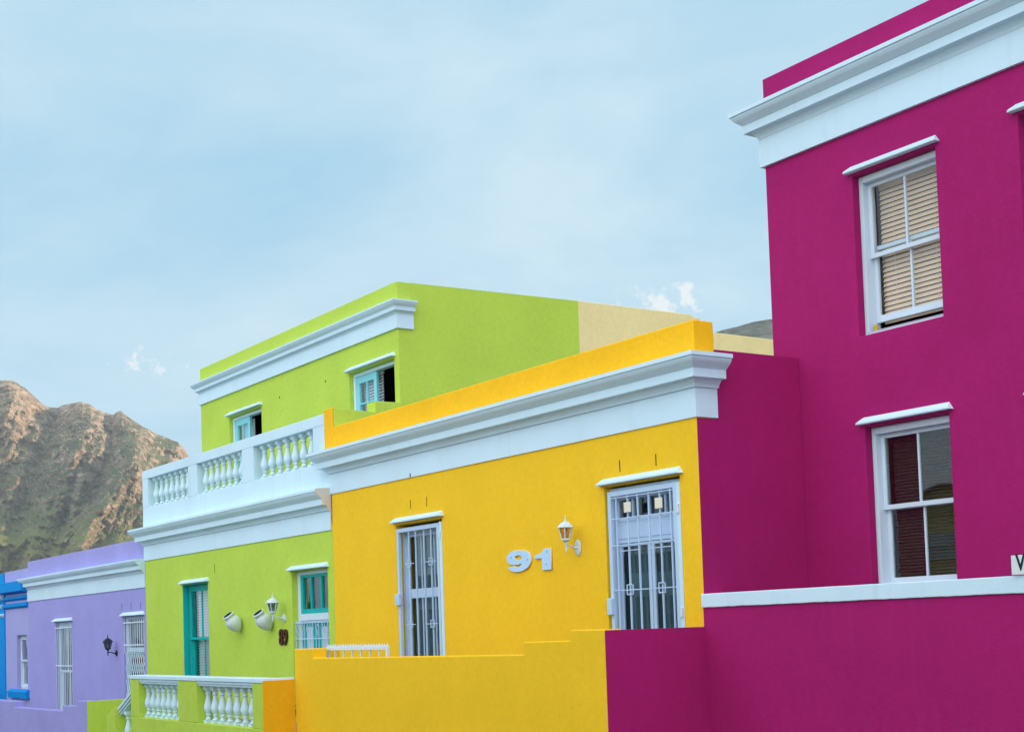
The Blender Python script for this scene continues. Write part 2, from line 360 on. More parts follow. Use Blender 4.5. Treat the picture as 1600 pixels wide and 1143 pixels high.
mb = MB(); mb.box(gx0-.02, gx0+.10, YF-.055, YF-.011, fy(626,935,YF).z-.09, fy(626,935,YF).z+.07); mb.box(gx0+.02, gx0+.05, YF-.07, YF-.054, fy(626,935,YF).z-.05, fy(626,935,YF).z+.02)
obj('lock', mb, M_BLWH, yh, bevel=.006)
mb = MB(); mb.box(-16.75, -16.683, YF-.006, YF+.05, -1.05, 1.47); obj('gate_jamb', mb, M_WHT2, yh)
for z in (1.25,-.6): mb = MB(); mb.tube([(-16.715,YF-.02,z),(-16.715,YF-.02,z+.09)], .012); obj('hinge', mb, M_SHUT, yh)
# door
xa, xb, za, zb = -13.058, -11.737, wz0, 1.565
dz = lambda px, py: fy(px, py, YF+.11).z
zf_b, zp_b = dz(1000,812), dz(1000,846)
d = MB(); frame_boxes(d, xa+.002, xb-.002, za, zb-.02, YF+.075, YF+.17, .09, wb=.05, wt=.10)
dr = obj('door', d, M_BLWH, yh, bevel=.005)
d = MB(); frame_boxes(d, xa+.09, xb-.09, zf_b, zb-.12, YF+.10, YF+.14, .04)
for k in (1,2,3):
    xx = xa+.09+(xb-xa-.18)*k/4; d.box(xx-.016, xx+.016, YF+.102, YF+.138, zf_b+.04, zb-.16)
d.box(xa+.09, xb-.09, YF+.095, YF+.14, zp_b, zf_b-.001)
d.box(xa+.12, xb-.12, YF+.086, YF+.0945, zp_b+.05, zf_b-.05)
obj('transom_light', d, M_BLWH, dr, bevel=.004, merge=False); pane(dr, xa+.12, xb-.12, zf_b+.03, zb-.15, YF+.12, M_GLSR)
xm = (xa+xb)/2
for a, b in ((xa+.09, xm-.002), (xm+.002, xb-.09)):
    d = MB(); frame_boxes(d, a, b, za+.05, zp_b-.002, YF+.115, YF+.14, .055, wb=.14, wt=.035)
    obj('door_leaf', d, M_BLWH, dr, bevel=.004); pane(dr, a+.05, b-.05, za+.18, zp_b-.04, YF+.12)
curtain(dr, xa+.1, xb-.1, za, zp_b+.02, YF+.22, M_CURT)
gx0, gx1, gz0, gz1 = -12.99, -11.79, wz0+.03, 1.50
vb = [fy(px, 930, YF).x for px in (973,987,1002,1019,1034.5,1048)]
P = lambda zx, zy: fy(920+zx/3.81, 700+zy/3.81, YF)
hb = [(gx0+.03, gx1-.03, P(135,300).z), (gx0+.03, gx1-.03, P(135,425).z), (gx0+.03, gx1-.03, P(145,582).z), (gx0+.03, gx1-.03, P(150,848).z)]
vb = [P(z,700).x for z in (172,240,300,367,433,497)]
mb = gate(gx0, gx1, gz0, gz1, vb, hb, fw=.055)
zl = P(245,840).z; square_motif(mb, P(247,840).x, zl, YF, .06); square_motif(mb, P(437,828).x, P(437,828).z, YF, .06)
zu = P(236,607).z
mb.box(P(180,607).x, P(298,607).x, YF-.004, YF+.002, zu-.005, zu+.005); mb.box(P(365,590).x, P(490,590).x, YF-.004, YF+.002, zu-.005, zu+.005)
obj('security_gate', mb, M_BLWH, dr, merge=False, bevel=.002)
for zx, zy in ((234,350),(420,325)):
    c = P(zx, zy); mb = MB(); mb.box(c.x-.062, c.x+.062, YF-.016, YF-.007, c.z-.058, c.z+.058)
    obj('gate_plate', mb, M_TILE, dr, bevel=.004)
mb = MB(); c = P(127,950); mb.box(gx0-.03, gx0+.05, YF-.05, YF-.0105, c.z-.08, c.z+.11); obj('lock', mb, M_BLWH, yh, bevel=.008)
mb = MB(); mb.box(-11.79, -11.737, YF-.004, YF+.06, wz0, 1.5); obj('gate_jamb', mb, M_WHT2, yh)
for z in (P(540,355).z, P(560,975).z): mb = MB(); mb.tube([(-11.765,YF-.018,z-.05),(-11.765,YF-.018,z+.05)], .014); obj('hinge', mb, M_SHUT, yh)

# yellow stoep wall
ys = 8.695
sw = thing('stoep_wall', 'stepped yellow street wall with magenta end face in front of the yellow house', 'wall', (-15, ys, -2.6))
mb = MB()
tops = [(-18.632,-.189),(-18.047,-.189),(-18.047,-.318),(-12.875,-.288),(-12.875,-.152),(-12.015,-.146),(-12.015,-.037),(-11.43,-.041)]
mb.prism_y([(-18.632,-3.3)]+tops+[(-11.43,-3.3)], ys, ys+.22)
obj('front_wall', mb, M_YEL, sw, bevel=.014, segs=3)
mb = MB(); mb.box(-11.4295, -11.4205, ys+.001, 9.999, -3.2, -.052); mb.box(-11.64, -11.43, ys+.2205, 9.99, -3.2, -.052)
obj('end_wall', mb, M_MAG, sw, merge=False)
mb = MB(); mb.box(-18.5, -11.65, ys+.22, YF-.003, -3.2, -1.02); obj('stoep_floor', mb, M_PAV, sw)
mb = MB(); mb.box(-18.632, -18.42, ys+.2205, 9.3, -3.2, -.19); obj('return_wall', mb, M_YEL, sw)
# little rail on the wall
rl = thing('railing', 'low white metal railing with small spikes behind the yellow stoep wall', 'railing', (-17, 8.97, -.9))
mb = MB(); ry = 8.97; ra, rb = fy(511,1010,ry).x, fy(607,1008,ry).x; rz = fy(560,1009.5,ry).z
mb.box(ra, rb, ry-.02, ry+.02, rz-.045, rz); mb.box(ra, ra+.05, ry-.02, ry+.02, -1.0, rz-.045); mb.box(rb-.05, rb, ry-.02, ry+.02, -1.0, rz-.045)
mb.box(ra, rb, ry-.015, ry+.015, rz-.62, rz-.59)
obj('rail', mb, M_SHUT, rl, bevel=.003, merge=False)
mb = MB(); n = 7
for k in range(1, n):
    x = ra+(rb-ra)*k/n; mb.box(x-.01, x+.01, ry-.01, ry+.01, rz-.6, rz-.045)
obj('bars', mb, M_SHUT, rl)
n = 24; wq = (rb-ra)/n; pts = [(ra,rz-.004)]
for k in range(n): pts += [(ra+wq*(k+.15),rz+.004),(ra+wq*(k+.5),rz+.036),(ra+wq*(k+.85),rz+.004)]
mb = MB(); mb.prism_y(pts+[(rb,rz-.004)], ry-.006, ry+.006)
obj('spikes', mb, M_SHUT, rl, merge=False)

# ================================================================== MAGENTA HOUSE
Y2 = 11.523; XM = -11.81
mh = thing('magenta_house', 'tall two storey magenta house with white cornice and sash windows', 'house', (XM, Y2, -2.6))
ops = []
for xo in (0, 2.09): ops += [(-10.52+xo, -9.41+xo, 2.955, 4.676), (-10.50+xo, -9.40+xo, .27, 1.985)]
ops += [(-10.52+4.3, -9.41+4.3, 2.955, 4.676), (-10.52+4.3, -9.41+4.3, .27, 1.985)]
mb = wall_front(MB(), XM, -3.6, -3.2, 5.2, Y2, ops); obj('wall', mb, M_MAG, mh, bevel=.01)
shell(mh, XM, -3.6, Y2, 20, -3.2, 5.2, M_MAG, M_MAG)
mb = MB(); mb.box(XM+.01, -3.6, Y2, Y2+.28, 5.2, 6.165); obj('parapet', mb, M_MAG, mh, bevel=.015)
fr, cr, _ = cornice(XM-.005, -3.6, Y2, Y2+.33, 5.147, s=1.02, o=.97, frieze=.32, fo=.04)
obj('frieze', fr, M_WHT, mh, bevel=.004); obj('cornice', cr, M_WHT, mh, bevel=.003)
mb = MB(); mb.prism_x([(YF+.26,-3.2),(YF+.26,2.14),(YF+.2865,2.14),(YF+.2865,2.882),(Y2-.002,2.885),(Y2-.002,-3.2)], XMY-.33, XMY+.004); mb.box(XMY-.004, XMY+.004, YF+.002, YF+.259, -3.2, 2.14)
obj('party_wall', mb, M_MAG, mh, merge=False, bevel=.008)
for i, (a, b, c, d) in enumerate(ops):
    hood(mh, a, b, d+.03, Y2)
    zm = fy(1410,384,Y2+.12).z if i % 2 == 0 else fy(1430,787,Y2+.12).z
    w = sash_window(mh, a, b, c, d, Y2+.098, zm, M_SHUT, M_GLSR if i % 2 else M_GLS, gap=.10 if i % 2 == 0 else 0, box=.055, st=.05)
    if i % 2 == 0: blind(w, a+.1, b-.1, c+.17, d-.12, Y2+.31, M_BLND, pitch=.052, tilt=.011)
    else: blind(w, a+.1, b-.1, c+.05, d-.12, Y2+.31, M_BLNDB, pitch=.034)
c = fy(1369.5, 510, Y2+.14); bt = thing('bottle', 'tiny yellow and white bottle on the sill of the open magenta upstairs window', 'bottle', (c.x, Y2+.13, 3.006))
mb = MB(); mb.lathe([(.022,0),(.024,.005),(.024,.05),(.012,.062),(.012,.07)], (c.x,Y2+.13,3.006)); obj('bottle_body', mb, paint('yellow_plastic',(.6,.4,.04),var=0,bump=0), bt, smooth=True)
mb = MB(); mb.lathe([(.013,.07),(.013,.085)], (c.x,Y2+.13,3.006)); obj('cap', mb, M_SHUT, bt, smooth=True)
# tall magenta street wall with white coping
mw = thing('boundary_wall', 'magenta street wall with white coping below the magenta house windows', 'wall', (XMY, YF, -2.6))
mb = MB(); mb.box(XMY-.012, -3.6, YF-.002, YF+.25, -3.3, .15); obj('wall_face', mb, M_MAG, mw)
mb = MB(); n = 150; vs = []; fs = []
for i in range(n+1):
    x = XMY-.02+(7.8)*i/n; e = .148+.006*noise.noise((x*3,1,0))+.004*noise.noise((x*14,2,0)); t = .291+.002*noise.noise((x*4,5,0))
    vs += [(x,YF-.024,e),(x,YF-.024,t),(x,YF+.28,t),(x,YF+.28,e)]
for i in range(n):
    for k in range(4): fs.append((4*i+k,4*i+(k+1)%4,4*i+4+(k+1)%4,4*i+4+k))
fs += [(3,2,1,0),(4*n,4*n+1,4*n+2,4*n+3)]
mb.add(vs, fs); obj('coping', mb, M_WHT2, mw, bevel=.008)
# stoep slab behind coping
mb = MB(); mb.box(XMY+.01, -3.6, YF+.25, Y2-.002, -3.2, -.3); obj('stoep_floor', mb, M_PAV, mw)
# street name plate
a = fy(1579,897,YF-.04); t = fy(1580.5,867.5,YF-.04)
sg = thing('street_sign', 'white street name plate with black letter W above the coping at the right edge', 'sign', (a.x, YF-.04, a.z))
mb = MB(); mb.box(t.x, t.x+.9, YF-.05, YF-.035, a.z-.005, t.z); obj('plate', mb, M_SIGN, sg, bevel=.003)
for q_ in (.2,.7): mb = MB(); mb.box(t.x+q_, t.x+q_+.03, YF-.034, YF+.02, .2, t.z-.03); obj('bracket', mb, M_SHUT, sg)
def text_mesh(name, body, size, offset, mat, parent, origin, xs=1.0, ext=.002, space=1.0):
    cu = bpy.data.curves.new('t', 'FONT'); cu.body = body; cu.size = size; cu.offset = offset; cu.extrude = ext; cu.space_character = space
    to = bpy.data.objects.new('t', cu); COL.objects.link(to); bpy.context.view_layer.update()
    me = bpy.data.meshes.new_from_object(to.evaluated_get(bpy.context.evaluated_depsgraph_get())); bpy.data.objects.remove(to)
    base = root_loc(parent) if parent else Vector(origin)
    for v in me.vertices:
        x, y, z = v.co; v.co = Vector(origin)+Vector((x*xs, -z, y))-base
    me.name = name; me.materials.clear(); me.materials.append(mat)
    o = bpy.data.objects.new(name, me); COL.objects.link(o)
    if parent: o.parent = parent
    else: o.location = origin
    return o
text_mesh('lettering', 'W', .20, .002, M_BLKM, sg, (t.x+.045, YF-.0525, a.z+.028), xs=.82)

# ================================================================== GREEN HOUSE
Yu = 11.255; gx0_, gx1_ = XGP, XYG-.004
gh = thing('lime_green_house', 'lime green two storey house with white balcony balustrade and set back upper floor', 'house', (XGP, YF, -2.6))
ops = [(-26.337,-25.058,-1.25,1.025),(-21.467,-20.161,-1.28,1.03)]
mb = wall_front(MB(), gx0_, gx1_, -3.2, 1.7, YF, ops); obj('wall', mb, M_GRN, gh, bevel=.008)
shell(gh, gx0_, gx1_, YF, Yu+.3, -3.2, 2.45, M_GRN, M_GRN)
uops = [(-21.68,-20.109,2.47,4.385),(-26.89,-25.327,2.47,4.37)]
mb = wall_front(MB(), gx0_, gx1_, 2.3, 4.9, Yu, uops); obj('upper_wall', mb, M_GRN, gh, bevel=.012)
yg = 14.86
mb = MB(); mb.box(gx0_, gx0_+.25, Yu+.25, yg, 1, 5.60); mb.box(gx0_+.25, gx1_-.3, yg-.25, yg, 1, 5.3); obj('back_wall', mb, M_GRN, gh, merge=False)
mb = MB(); mb.prism_x([(Yu+.25,1),(yg,1),(yg,5.64),(Yu+.25,5.603)], gx1_-.25, gx1_); obj('side_wall', mb, M_GRN, gh)
mb = MB(); mb.box(gx0_+.25, gx1_-.25, Yu+.25, yg-.25, 4.9, 5.0); obj('roof', mb, M_ROOF, gh)
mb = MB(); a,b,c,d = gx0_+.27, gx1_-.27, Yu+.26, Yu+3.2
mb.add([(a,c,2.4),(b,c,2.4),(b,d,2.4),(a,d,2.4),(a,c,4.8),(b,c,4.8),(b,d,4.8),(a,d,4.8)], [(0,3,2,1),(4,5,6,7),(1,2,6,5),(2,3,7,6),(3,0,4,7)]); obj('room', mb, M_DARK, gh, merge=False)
mb = MB(); mb.box(gx0_, gx1_, Yu, Yu+.25, 4.9005, 5.6); obj('parapet', mb, M_GRN, gh, bevel=.004)
fr, cr, _ = cornice(gx0_, gx1_, Yu, Yu+.28, 4.843, s=.66, o=.60, frieze=.22, fo=.035)
obj('upper_frieze', fr, M_WHT, gh, bevel=.003); obj('upper_cornice', cr, M_WHT, gh, bevel=.003)
fr, cr, cp = cornice(gx0_, XYG-.03, YF, YF+.5, 1.600, s=1.03, o=.93, frieze=.30, cut_right=True)
obj('frieze', fr, M_WHT, gh, bevel=.003); obj('cornice', cr, M_WHT, gh, bevel=.003); obj('cornice_end', cp, M_BEI, gh)
for a, b, c, d in ops: hood(gh, a, b, d+.015, YF)
for a, b, c, d in uops: hood(gh, a, b, d+.03, Yu)
slots(gh, [(335.5,888)], YF, .16); slots(gh, [(437,620.5),(508.5,595.5)], Yu, .04, .015)
# balcony balustrade: base, piers, top rail, balusters
bl = MB(); xL = -28.46; xs_ = [(-28.146,-25.93),(-25.498,-23.377),(-22.889,-20.552)]
bl.box(xL, XYG-.03, YF, YF+.24, 2.20, 2.665)
edges = [xL]+[v for p in xs_ for v in p]+[-20.151]
for i in range(0, len(edges), 2): bl.box(edges[i], edges[i+1], YF, YF+.24, 2.6655, 3.25)
bl.box(xL, -20.151, YF-.003, YF+.243, 3.2505, 3.425)
bl.box(xL, xL+.24, YF+.243, Yu, 2.2, 3.425)
bal = obj('balustrade', bl, M_WHT2, gh, bevel=.006, merge=False)
BPROF = [(.036,.07),(.046,.085),(.046,.10),(.030,.13),(.027,.18),(.040,.205),(.041,.225),(.030,.24),(.038,.27),(.053,.32),(.060,.37),(.062,.41),(.056,.47),(.044,.55),(.034,.63),(.029,.70),(.029,.745),(.040,.765),(.040,.785),(.031,.80),(.031,.835),(.036,.85),(.046,.875),(.048,.90)]
def baluster_mb(h, rs=1.0):
    mb = MB(); q = .052*rs; mb.box(-q,q,-q,q,0,.07*h); mb.box(-q,q,-q,q,.90*h,h)
    mb.lathe([(r_*rs, z*h) for r_, z in BPROF], (0,0,0), seg=20); return mb
def baluster_mesh(h, rs, mat):
    o = obj('baluster', baluster_mb(h, rs), mat, None, smooth=True, loc=(0,0,0)); me = o.data; bpy.data.objects.remove(o); return me
def put_baluster(me, parent, x, y, z):
    o = bpy.data.objects.new('baluster', me); COL.objects.link(o); o.parent = parent; b = root_loc(parent)
    o.location = Vector((x,y,z))-b; o.rotation_euler = (0,0,random.uniform(-.03,.03)); return o
BM = baluster_mesh(.586, 1.22, M_WHT2)
for a, b in xs_:
    n = 7; st = (b-a)/n
    for k in range(n): put_baluster(BM, bal, a+(b-a)/7.6*(k+.72), YF+.12, 2.6645)
# party wall by the yellow roof
mb = MB(); mb.prism_x([(YF+.031,2.668),(YF+.25,2.668),(YF+.25,2.3),(Yu-.002,2.3),(Yu-.002,3.632),(10.76,3.627),(10.76,3.453),(YF+.031,3.478)], -20.149, -19.864); obj('party_wall', mb, M_GRN, gh, bevel=.01)
# lower teal sash window
a, b, c, d = ops[0]
ln = MB(); frame_boxes(ln, a+.001, b-.001, c+.001, d-.001, YF+.004, YF+.115, .012); obj('window_lining', ln, M_TEAL, gh, merge=False)
w = sash_window(gh, a+.012, b-.012, c+.012, d-.012, YF+.115, fy(305,997,YF+.15).z, M_TEAL, M_GLS, box=.05, st=.045, d1=.004, d2=.046, bd=.10)
blind(w, a+.20, b-.06, c+.1, d-.1, YF+.235, M_BLNDW, pitch=.05, tilt=.013)
mb = MB(); mb.box(a+.01, a+.30, YF+.36, YF+.37, c, d); obj('curtain', mb, M_CURT, w)
# teal door
a, b, c, d = ops[1]; yd = YF+.10
f = MB(); frame_boxes(f, a+.002, b-.002, c+.002, d-.002, yd, yd+.12, .10, wb=.03, wt=.06); dr = obj('door', f, M_SHUT, gh, bevel=.004)
zt = fy(480,958,yd).z; zt2 = fy(480,966,yd).z
f = MB(); frame_boxes(f, a+.10, b-.10, zt, d-.062, yd+.012, yd+.06, .075, wb=.075, wt=.05); xm = (a+b)/2
for k in (1,2):
    xx = a+.1+(b-a-.2)*k/3; f.box(xx-.022, xx+.022, yd+.013, yd+.058, zt+.075, d-.112)
obj('transom_light', f, M_TEAL, dr, bevel=.003); pane(dr, a+.16, b-.16, zt+.06, d-.1, yd+.04)
f = MB(); f.box(a+.09, b-.09, yd-.02, yd+.08, zt2-.03, zt-.002); obj('transom', f, M_SHUT, dr, bevel=.004)
for xa_, xb_ in ((a+.10, xm-.002), (xm+.002, b-.10)):
    f = MB(); frame_boxes(f, xa_, xb_, c+.03, zt2-.034, yd+.03, yd+.075, .165, wb=.2, wt=.10); lf = obj('door_leaf', f, M_TEAL, dr, bevel=.003)
    f = MB(); n = 4; wd = (xb_-xa_-.33)/n
    for k in range(n): f.box(xa_+.165+wd*k+.002, xa_+.165+wd*(k+1)-.002, yd+.022, yd+.05, c+.23, zt2-.134)
    obj('panel', f, M_SHUT, lf, bevel=.003, merge=False)
f = MB(); gzt = zt2-.045; gy = YF+.045
for k in range(13):
    x = a+.03+(b-a-.06)*k/12; f.box(x-.004, x+.004, gy-.005, gy+.005, c+.03, gzt)
for zz in (gzt, fy(485,997,gy).z, fy(485,972,gy).z, c+.05): f.box(a+.02, b-.02, gy-.008, gy+.008, zz-.008, zz+.008)
for k in range(7):      # scrolls
    xc = a+.12+(b-a-.24)*k/6
    for s_ in (-1,1):
        f.tube([(xc+s_*.045*math.sin(t_)*(1-t_/9), gy-.012, fy(485,983,gy).z+.09-.045*t_) for t_ in [i*.5 for i in range(9)]], .004, 5)
obj('security_gate', f, M_BLWH, dr, merge=False)
# upper french doors, one leaf open
for (a, b, c, d), bl_ in ((uops[0], True), (uops[1], False)):
    yd = Yu+.08
    f = MB(); frame_boxes(f, a+.002, b-.002, c+.002, d-.002, yd, yd+.12, .07, wb=.03, wt=.06); fd = obj('balcony_door', f, M_WHT, gh, bevel=.004)
    xa_, xb_ = a+.075, a+.075+(b-a-.15)*.5
    f = MB(); frame_boxes(f, xa_, xb_, c+.03, d-.064, yd+.02, yd+.07, .10, wb=.3, wt=.12)
    xm = (xa_+xb_)/2; f.box(xm-.014, xm+.014, yd+.022, yd+.068, c+.33, d-.184)
    nz = 4
    for k in range(1, nz):
        zz = c+.33+(d-.184-c-.33)*k/nz+.0; f.box(xa_+.10, xb_-.10, yd+.024, yd+.066, zz-.014, zz+.014)
    lf = obj('door_leaf', f, M_CYAN, fd, bevel=.003); pane(lf, xa_+.09, xb_-.09, c+.32, d-.17, yd+.045)
    if bl_: blind(lf, xa_+.05, xb_+.02, c+.1, d-.1, yd+.14, M_BLNDW, pitch=.05, tilt=.013)
    else: curtain(lf, xa_+.05, xb_-.02, c+.1, d-.1, yd+.13, M_BLNDW, amp=.02)
    f = MB(); w_ = xb_-xa_; x_ = b-.09
    f.box(x_-.045, x_, yd+.07, yd+.07+.10, c+.03, d-.064); f.box(x_-.045, x_, yd+w_-.03, yd+.07+w_, c+.03, d-.064)
    f.box(x_-.045, x_, yd+.17, yd+w_-.03, d-.184, d-.064); f.box(x_-.045, x_, yd+.17, yd+w_-.03, c+.03, c+.33)
    obj('door_leaf', f, M_CYAN, fd, label='open leaf swung inside the dark room', merge=False)

# green front stoep balustrade
yb = 8.2; zt = -.585
gb = thing('stoep_balustrade', 'low lime green stoep balustrade with white balusters and white rail', 'balustrade', (-21.4, yb, -2.6))
mb = MB()
def pier(x0, x1, z0=-1.30, z1=zt-.06): mb.box(x0, x1, yb, yb+.30, z0, z1)
mb.box(-24.12, -18.64, yb, yb+.30, -3.3, -1.2805)
pier(-24.12,-23.74,-1.28); pier(-21.89,-21.11,-1.28); pier(-18.99,-18.64,-1.28)
mb.box(-18.84, -18.641, yb+.3005, 8.69, -3.3, zt-.06)
pr = obj('plinth_and_piers', mb, M_GRN, gb, bevel=.01, merge=False)
mb = MB(); mb.box(-18.6405, -18.6345, yb+.003, 8.69, -3.3, zt-.03); obj('end_face', mb, M_YELS, gb)
mb = MB(); mb.box(-24.17, -18.64, yb-.012, yb+.31, zt-.058, zt); mb.box(-18.8, -18.64, yb+.3101, 8.69, zt-.058, zt)
for a, b in ((-23.74,-21.89),(-21.11,-18.99)):
    mb.box(a+.002, b-.002, yb+.01, yb+.29, zt-.10, zt-.0585); mb.box(a+.002, b-.002, yb+.03, yb+.27, zt-.135, zt-.1005)
obj('rail', mb, M_WHT, gb, bevel=.006, merge=False)
BM2 = baluster_mesh(-.135+zt+1.28, 1.12, M_WHT)
for a, b in ((-23.74,-21.89),(-21.11,-18.99)):
    n = 8; st = (b-a)/7.5
    for k in range(n): put_baluster(BM2, gb, a+st*(k+.36), yb+.15, -1.28)
mb = MB(); mb.box(-24.1, -18.85, yb+.3005, YF-.003, -3.2, -1.42); obj('stoep_floor', mb, M_PAV, gb)
# sloped stair rail and end post
sa, sb = Vector((-24.12, yb, -.80)), Vector((-24.98, yb, -1.17))
mb = MB()
for (o_, t_, e_) in ((0,.045,0),(-.05,.04,.02),(-.095,.035,.045)):
    mb.prism_y([(sa.x,sa.z+o_),(sb.x,sb.z+o_),(sb.x,sb.z+o_-t_),(sa.x,sa.z+o_-t_)], yb+.05+e_, yb+.25-e_)
obj('stair_rail', mb, M_WHT, gb, merge=False, bevel=.004)
mb = MB(); mb.prism_y([(-25.42,-3.3),(-25.0,-3.3),(-25.0,-1.14),(-25.42,-1.31)], yb, yb+.30)
mb.prism_y([(-25.0,-3.3),(-24.12,-3.3),(-24.12,-1.48),(-25.0,-1.86)], yb, yb+.30)
obj('stair_post', mb, M_GRN, gb, bevel=.008, merge=False)
for k, x in enumerate((-24.27,-24.70)):
    put_baluster(BM2, gb, x, yb+.15, -1.51-(.43)*((-24.12-x))-.02)

# ================================================================== PURPLE HOUSE
ph = thing('lilac_purple_house', 'single storey lilac purple house with white cornice left of the lime green house', 'house', (XPL, YF, -3))
px1 = XGP-.004
ops = [(-34.73,-33.406,-1.75,.495),(-29.79,-28.53,-1.72,.505)]
mb = wall_front(MB(), XPL, px1, -4, 1.5, YF, ops); obj('wall', mb, M_PUR, ph, bevel=.008)
shell(ph, XPL, px1, YF, 18, -4, 1.45, M_PUR, M_PUR)
mb = MB(); mb.box(XPL, px1, YF, YF+.25, 1.5005, 2.068); obj('parapet', mb, M_PUR, ph, bevel=.01)
fr, cr, cp = cornice(XPL, px1-.02, YF, YF+.3, 1.07, s=.86, o=.75, frieze=.29, cut_right=True)
obj('frieze', fr, M_WHT2, ph, bevel=.003); obj('cornice', cr, M_WHT2, ph, bevel=.003); obj('cornice_end', cp, M_WHT, ph)
for a, b, c, d in ops: hood(ph, a, b, d+.015, YF)
slots(ph, [(190.5,947.5),(204.8,946),(219.5,945.5)], YF, .15)
a, b, c, d = ops[0]
w = sash_window(ph, a, b, c, d, YF+.085, fy(103,1048,YF+.12).z, M_WHT, M_GLS, box=.05, st=.045, split=2, d1=.004, d2=.046, bd=.10)
curtain(w, a+.1, b-.1, fy(103,1048,YF+.15).z, d, YF+.35, M_CURTC); curtain(w, a+.1, b-.1, c, fy(103,1048,YF+.15).z, YF+.35, M_CURTR)
def bars(a, b, c, d, n, hz, y=YF+.01, r_=.0065):
    f = MB()
    for k in range(n): x = a+.03+(b-a-.06)*k/(n-1); f.box(x-r_, x+r_, y-r_, y+r_, c, d)
    for z in hz: f.box(a+.01, b-.01, y-r_-.008, y-r_-.0005, z-.014, z+.014)
    return f
obj('window_bars', bars(a,b,c,d,10,[fy(100,980,YF).z, fy(100,1039.5,YF).z, c+.15]), M_SHUT, ph, merge=False)
a, b, c, d = ops[1]; zt_ = fy(205,1014,YF+.12).z
f = MB(); frame_boxes(f, a+.002, b-.002, c+.002, d-.002, YF+.07, YF+.14, .07, wb=.03, wt=.05); f.box(a+.07, b-.07, YF+.06, YF+.135, zt_-.05, zt_+.04); dr = obj('door', f, M_WHT, ph, bevel=.004)
f = MB(); frame_boxes(f, a+.08, b-.08, c+.04, zt_-.06, YF+.145, YF+.18, .12); f.box(a+.2, b-.2, YF+.15, YF+.17, c+.15, zt_-.18); obj('door_leaf', f, paint('brown_door',(.10,.035,.02)), dr)
pane(dr, a+.07, b-.07, zt_+.04, d-.05, YF+.11)
obj('transom_bars', bars(a,b,zt_-.08,d,10,[fy(203,972,YF).z, fy(203,1007,YF).z]), M_SHUT, ph, merge=False)
f = MB(); y_ = YF+.045; n = 10; z0_, z1_ = c+.05, zt_-.06; W = b-a-.10
for k in range(n):
    x = a+.05+W*k/(n-1)
    f.box(x-.007, x+.007, y_-.005, y_+.005, z0_, z1_)
    if k < n-1:
        xx = W/(n-1); nn = 5
        for j in range(nn):
            za_ = z0_+(z1_-z0_)*j/nn; zb_ = z0_+(z1_-z0_)*(j+1)/nn
            f.tube([(x,y_-.012,za_),(x+xx,y_-.012,zb_)], .007, 4); f.tube([(x+xx,y_-.022,za_),(x,y_-.022,zb_)], .007, 4)
obj('folding_gate', f, M_WHT, dr, merge=False)
# purple stoep wall
yp = 8.776
pw = thing('stoep_wall', 'low lilac street wall with lime green end face before the lilac house', 'wall', (-31, yp, -3.4))
mb = MB(); mb.prism_y([(-38.5,-4.4),(-38.5,-1.30),(-33.75,-1.288),(-33.75,-1.42),(-30.04,-1.395),(-30.04,-1.285),(-29.03,-1.265),(-29.03,-1.158),(-28.41,-1.15),(-28.41,-4.4)], yp, yp+.22)
obj('front_wall', mb, M_PUR, pw, bevel=.012)
mb = MB(); mb.box(-28.4095, -28.395, yp+.001, YF-.003, -4.3, -1.16); mb.box(-28.6,-28.41, yp+.2205, YF-.003, -4.3, -1.16); obj('end_face', mb, M_GRN, pw, merge=False)
mb = MB(); mb.box(-38.4, -28.61, yp+.22, YF-.003, -4.3, -1.77); obj('stoep_floor', mb, M_PAV, pw)

# ================================================================== LILAC + BLUE HOUSES (far left)
lh = thing('pale_lilac_house', 'narrow pale lilac house front with bright blue mouldings at the left edge', 'house', (-39.36, YF, -3))
XL2 = -39.36; Yl = YF+.03
mb = wall_front(MB(), XL2, XPL-.004, -4.5, 1.92, Yl, [(-38.28,-37.3,-1.14,.235)]); obj('wall', mb, M_LIL, lh, bevel=.006)
shell(lh, XL2, XPL-.004, Yl, 18, -4.5, 1.7, M_LIL, M_LIL)
def mould(parent, x0, x1, prof, mat, name='moulding'):
    mb = MB(); mb.prism_x(prof, x0, x1); return obj(name, mb, mat, parent, bevel=.003)
for i, (zz, h_, p_) in enumerate(((1.33,.29,.20),(1.15,.09,.08),(.95,.11,.08))):
    mould(lh, XL2, XPL-.006, [(Yl+.01,zz-.02),(Yl-p_*.5,zz),(Yl-p_,zz+.03),(Yl-p_,zz+h_-.01),(Yl-p_*.8,zz+h_),(Yl+.01,zz+h_+.02)], M_BLU)
mould(lh, -38.85, -37.1, [(Yl+.1,-1.37),(Yl-.10,-1.37),(Yl-.12,-1.20),(Yl-.02,-1.141),(Yl+.1,-1.141)], M_BLU, 'window_sill')
w = sash_window(lh, -38.28, -37.3, -1.14, .235, Yl+.10, -.42, M_SHUT, M_GLS, box=.03, st=.03, split=1, d1=.004, d2=.046, bd=.10); curtain(w, -38.2, -37.35, -1.1, .2, Yl+.4, M_CURT)
bh = thing('blue_house', 'strip of a bright blue house with white mouldings at the left edge', 'house', (-46, YF-.02, -3))
mb = wall_front(MB(), -47, XL2-.006, -4.8, 1.90, YF+.0, [(-44.3,-43.1,-1.9,.2)]); obj('wall', mb, M_BLU, bh, bevel=.006)
shell(bh, -47, XL2-.006, YF, 18, -4.8, 1.6, M_BLU, M_BLU)
for zz, h_, p_ in ((1.22,.24,.20),(1.0,.05,.06),(.76,.05,.06)):
    mould(bh, -47, XL2-.02, [(YF+.005,zz-.03),(YF-p_*.5,zz),(YF-p_,zz+.04),(YF-p_,zz+h_-.02),(YF+.005,zz+h_+.02)], M_WHT)
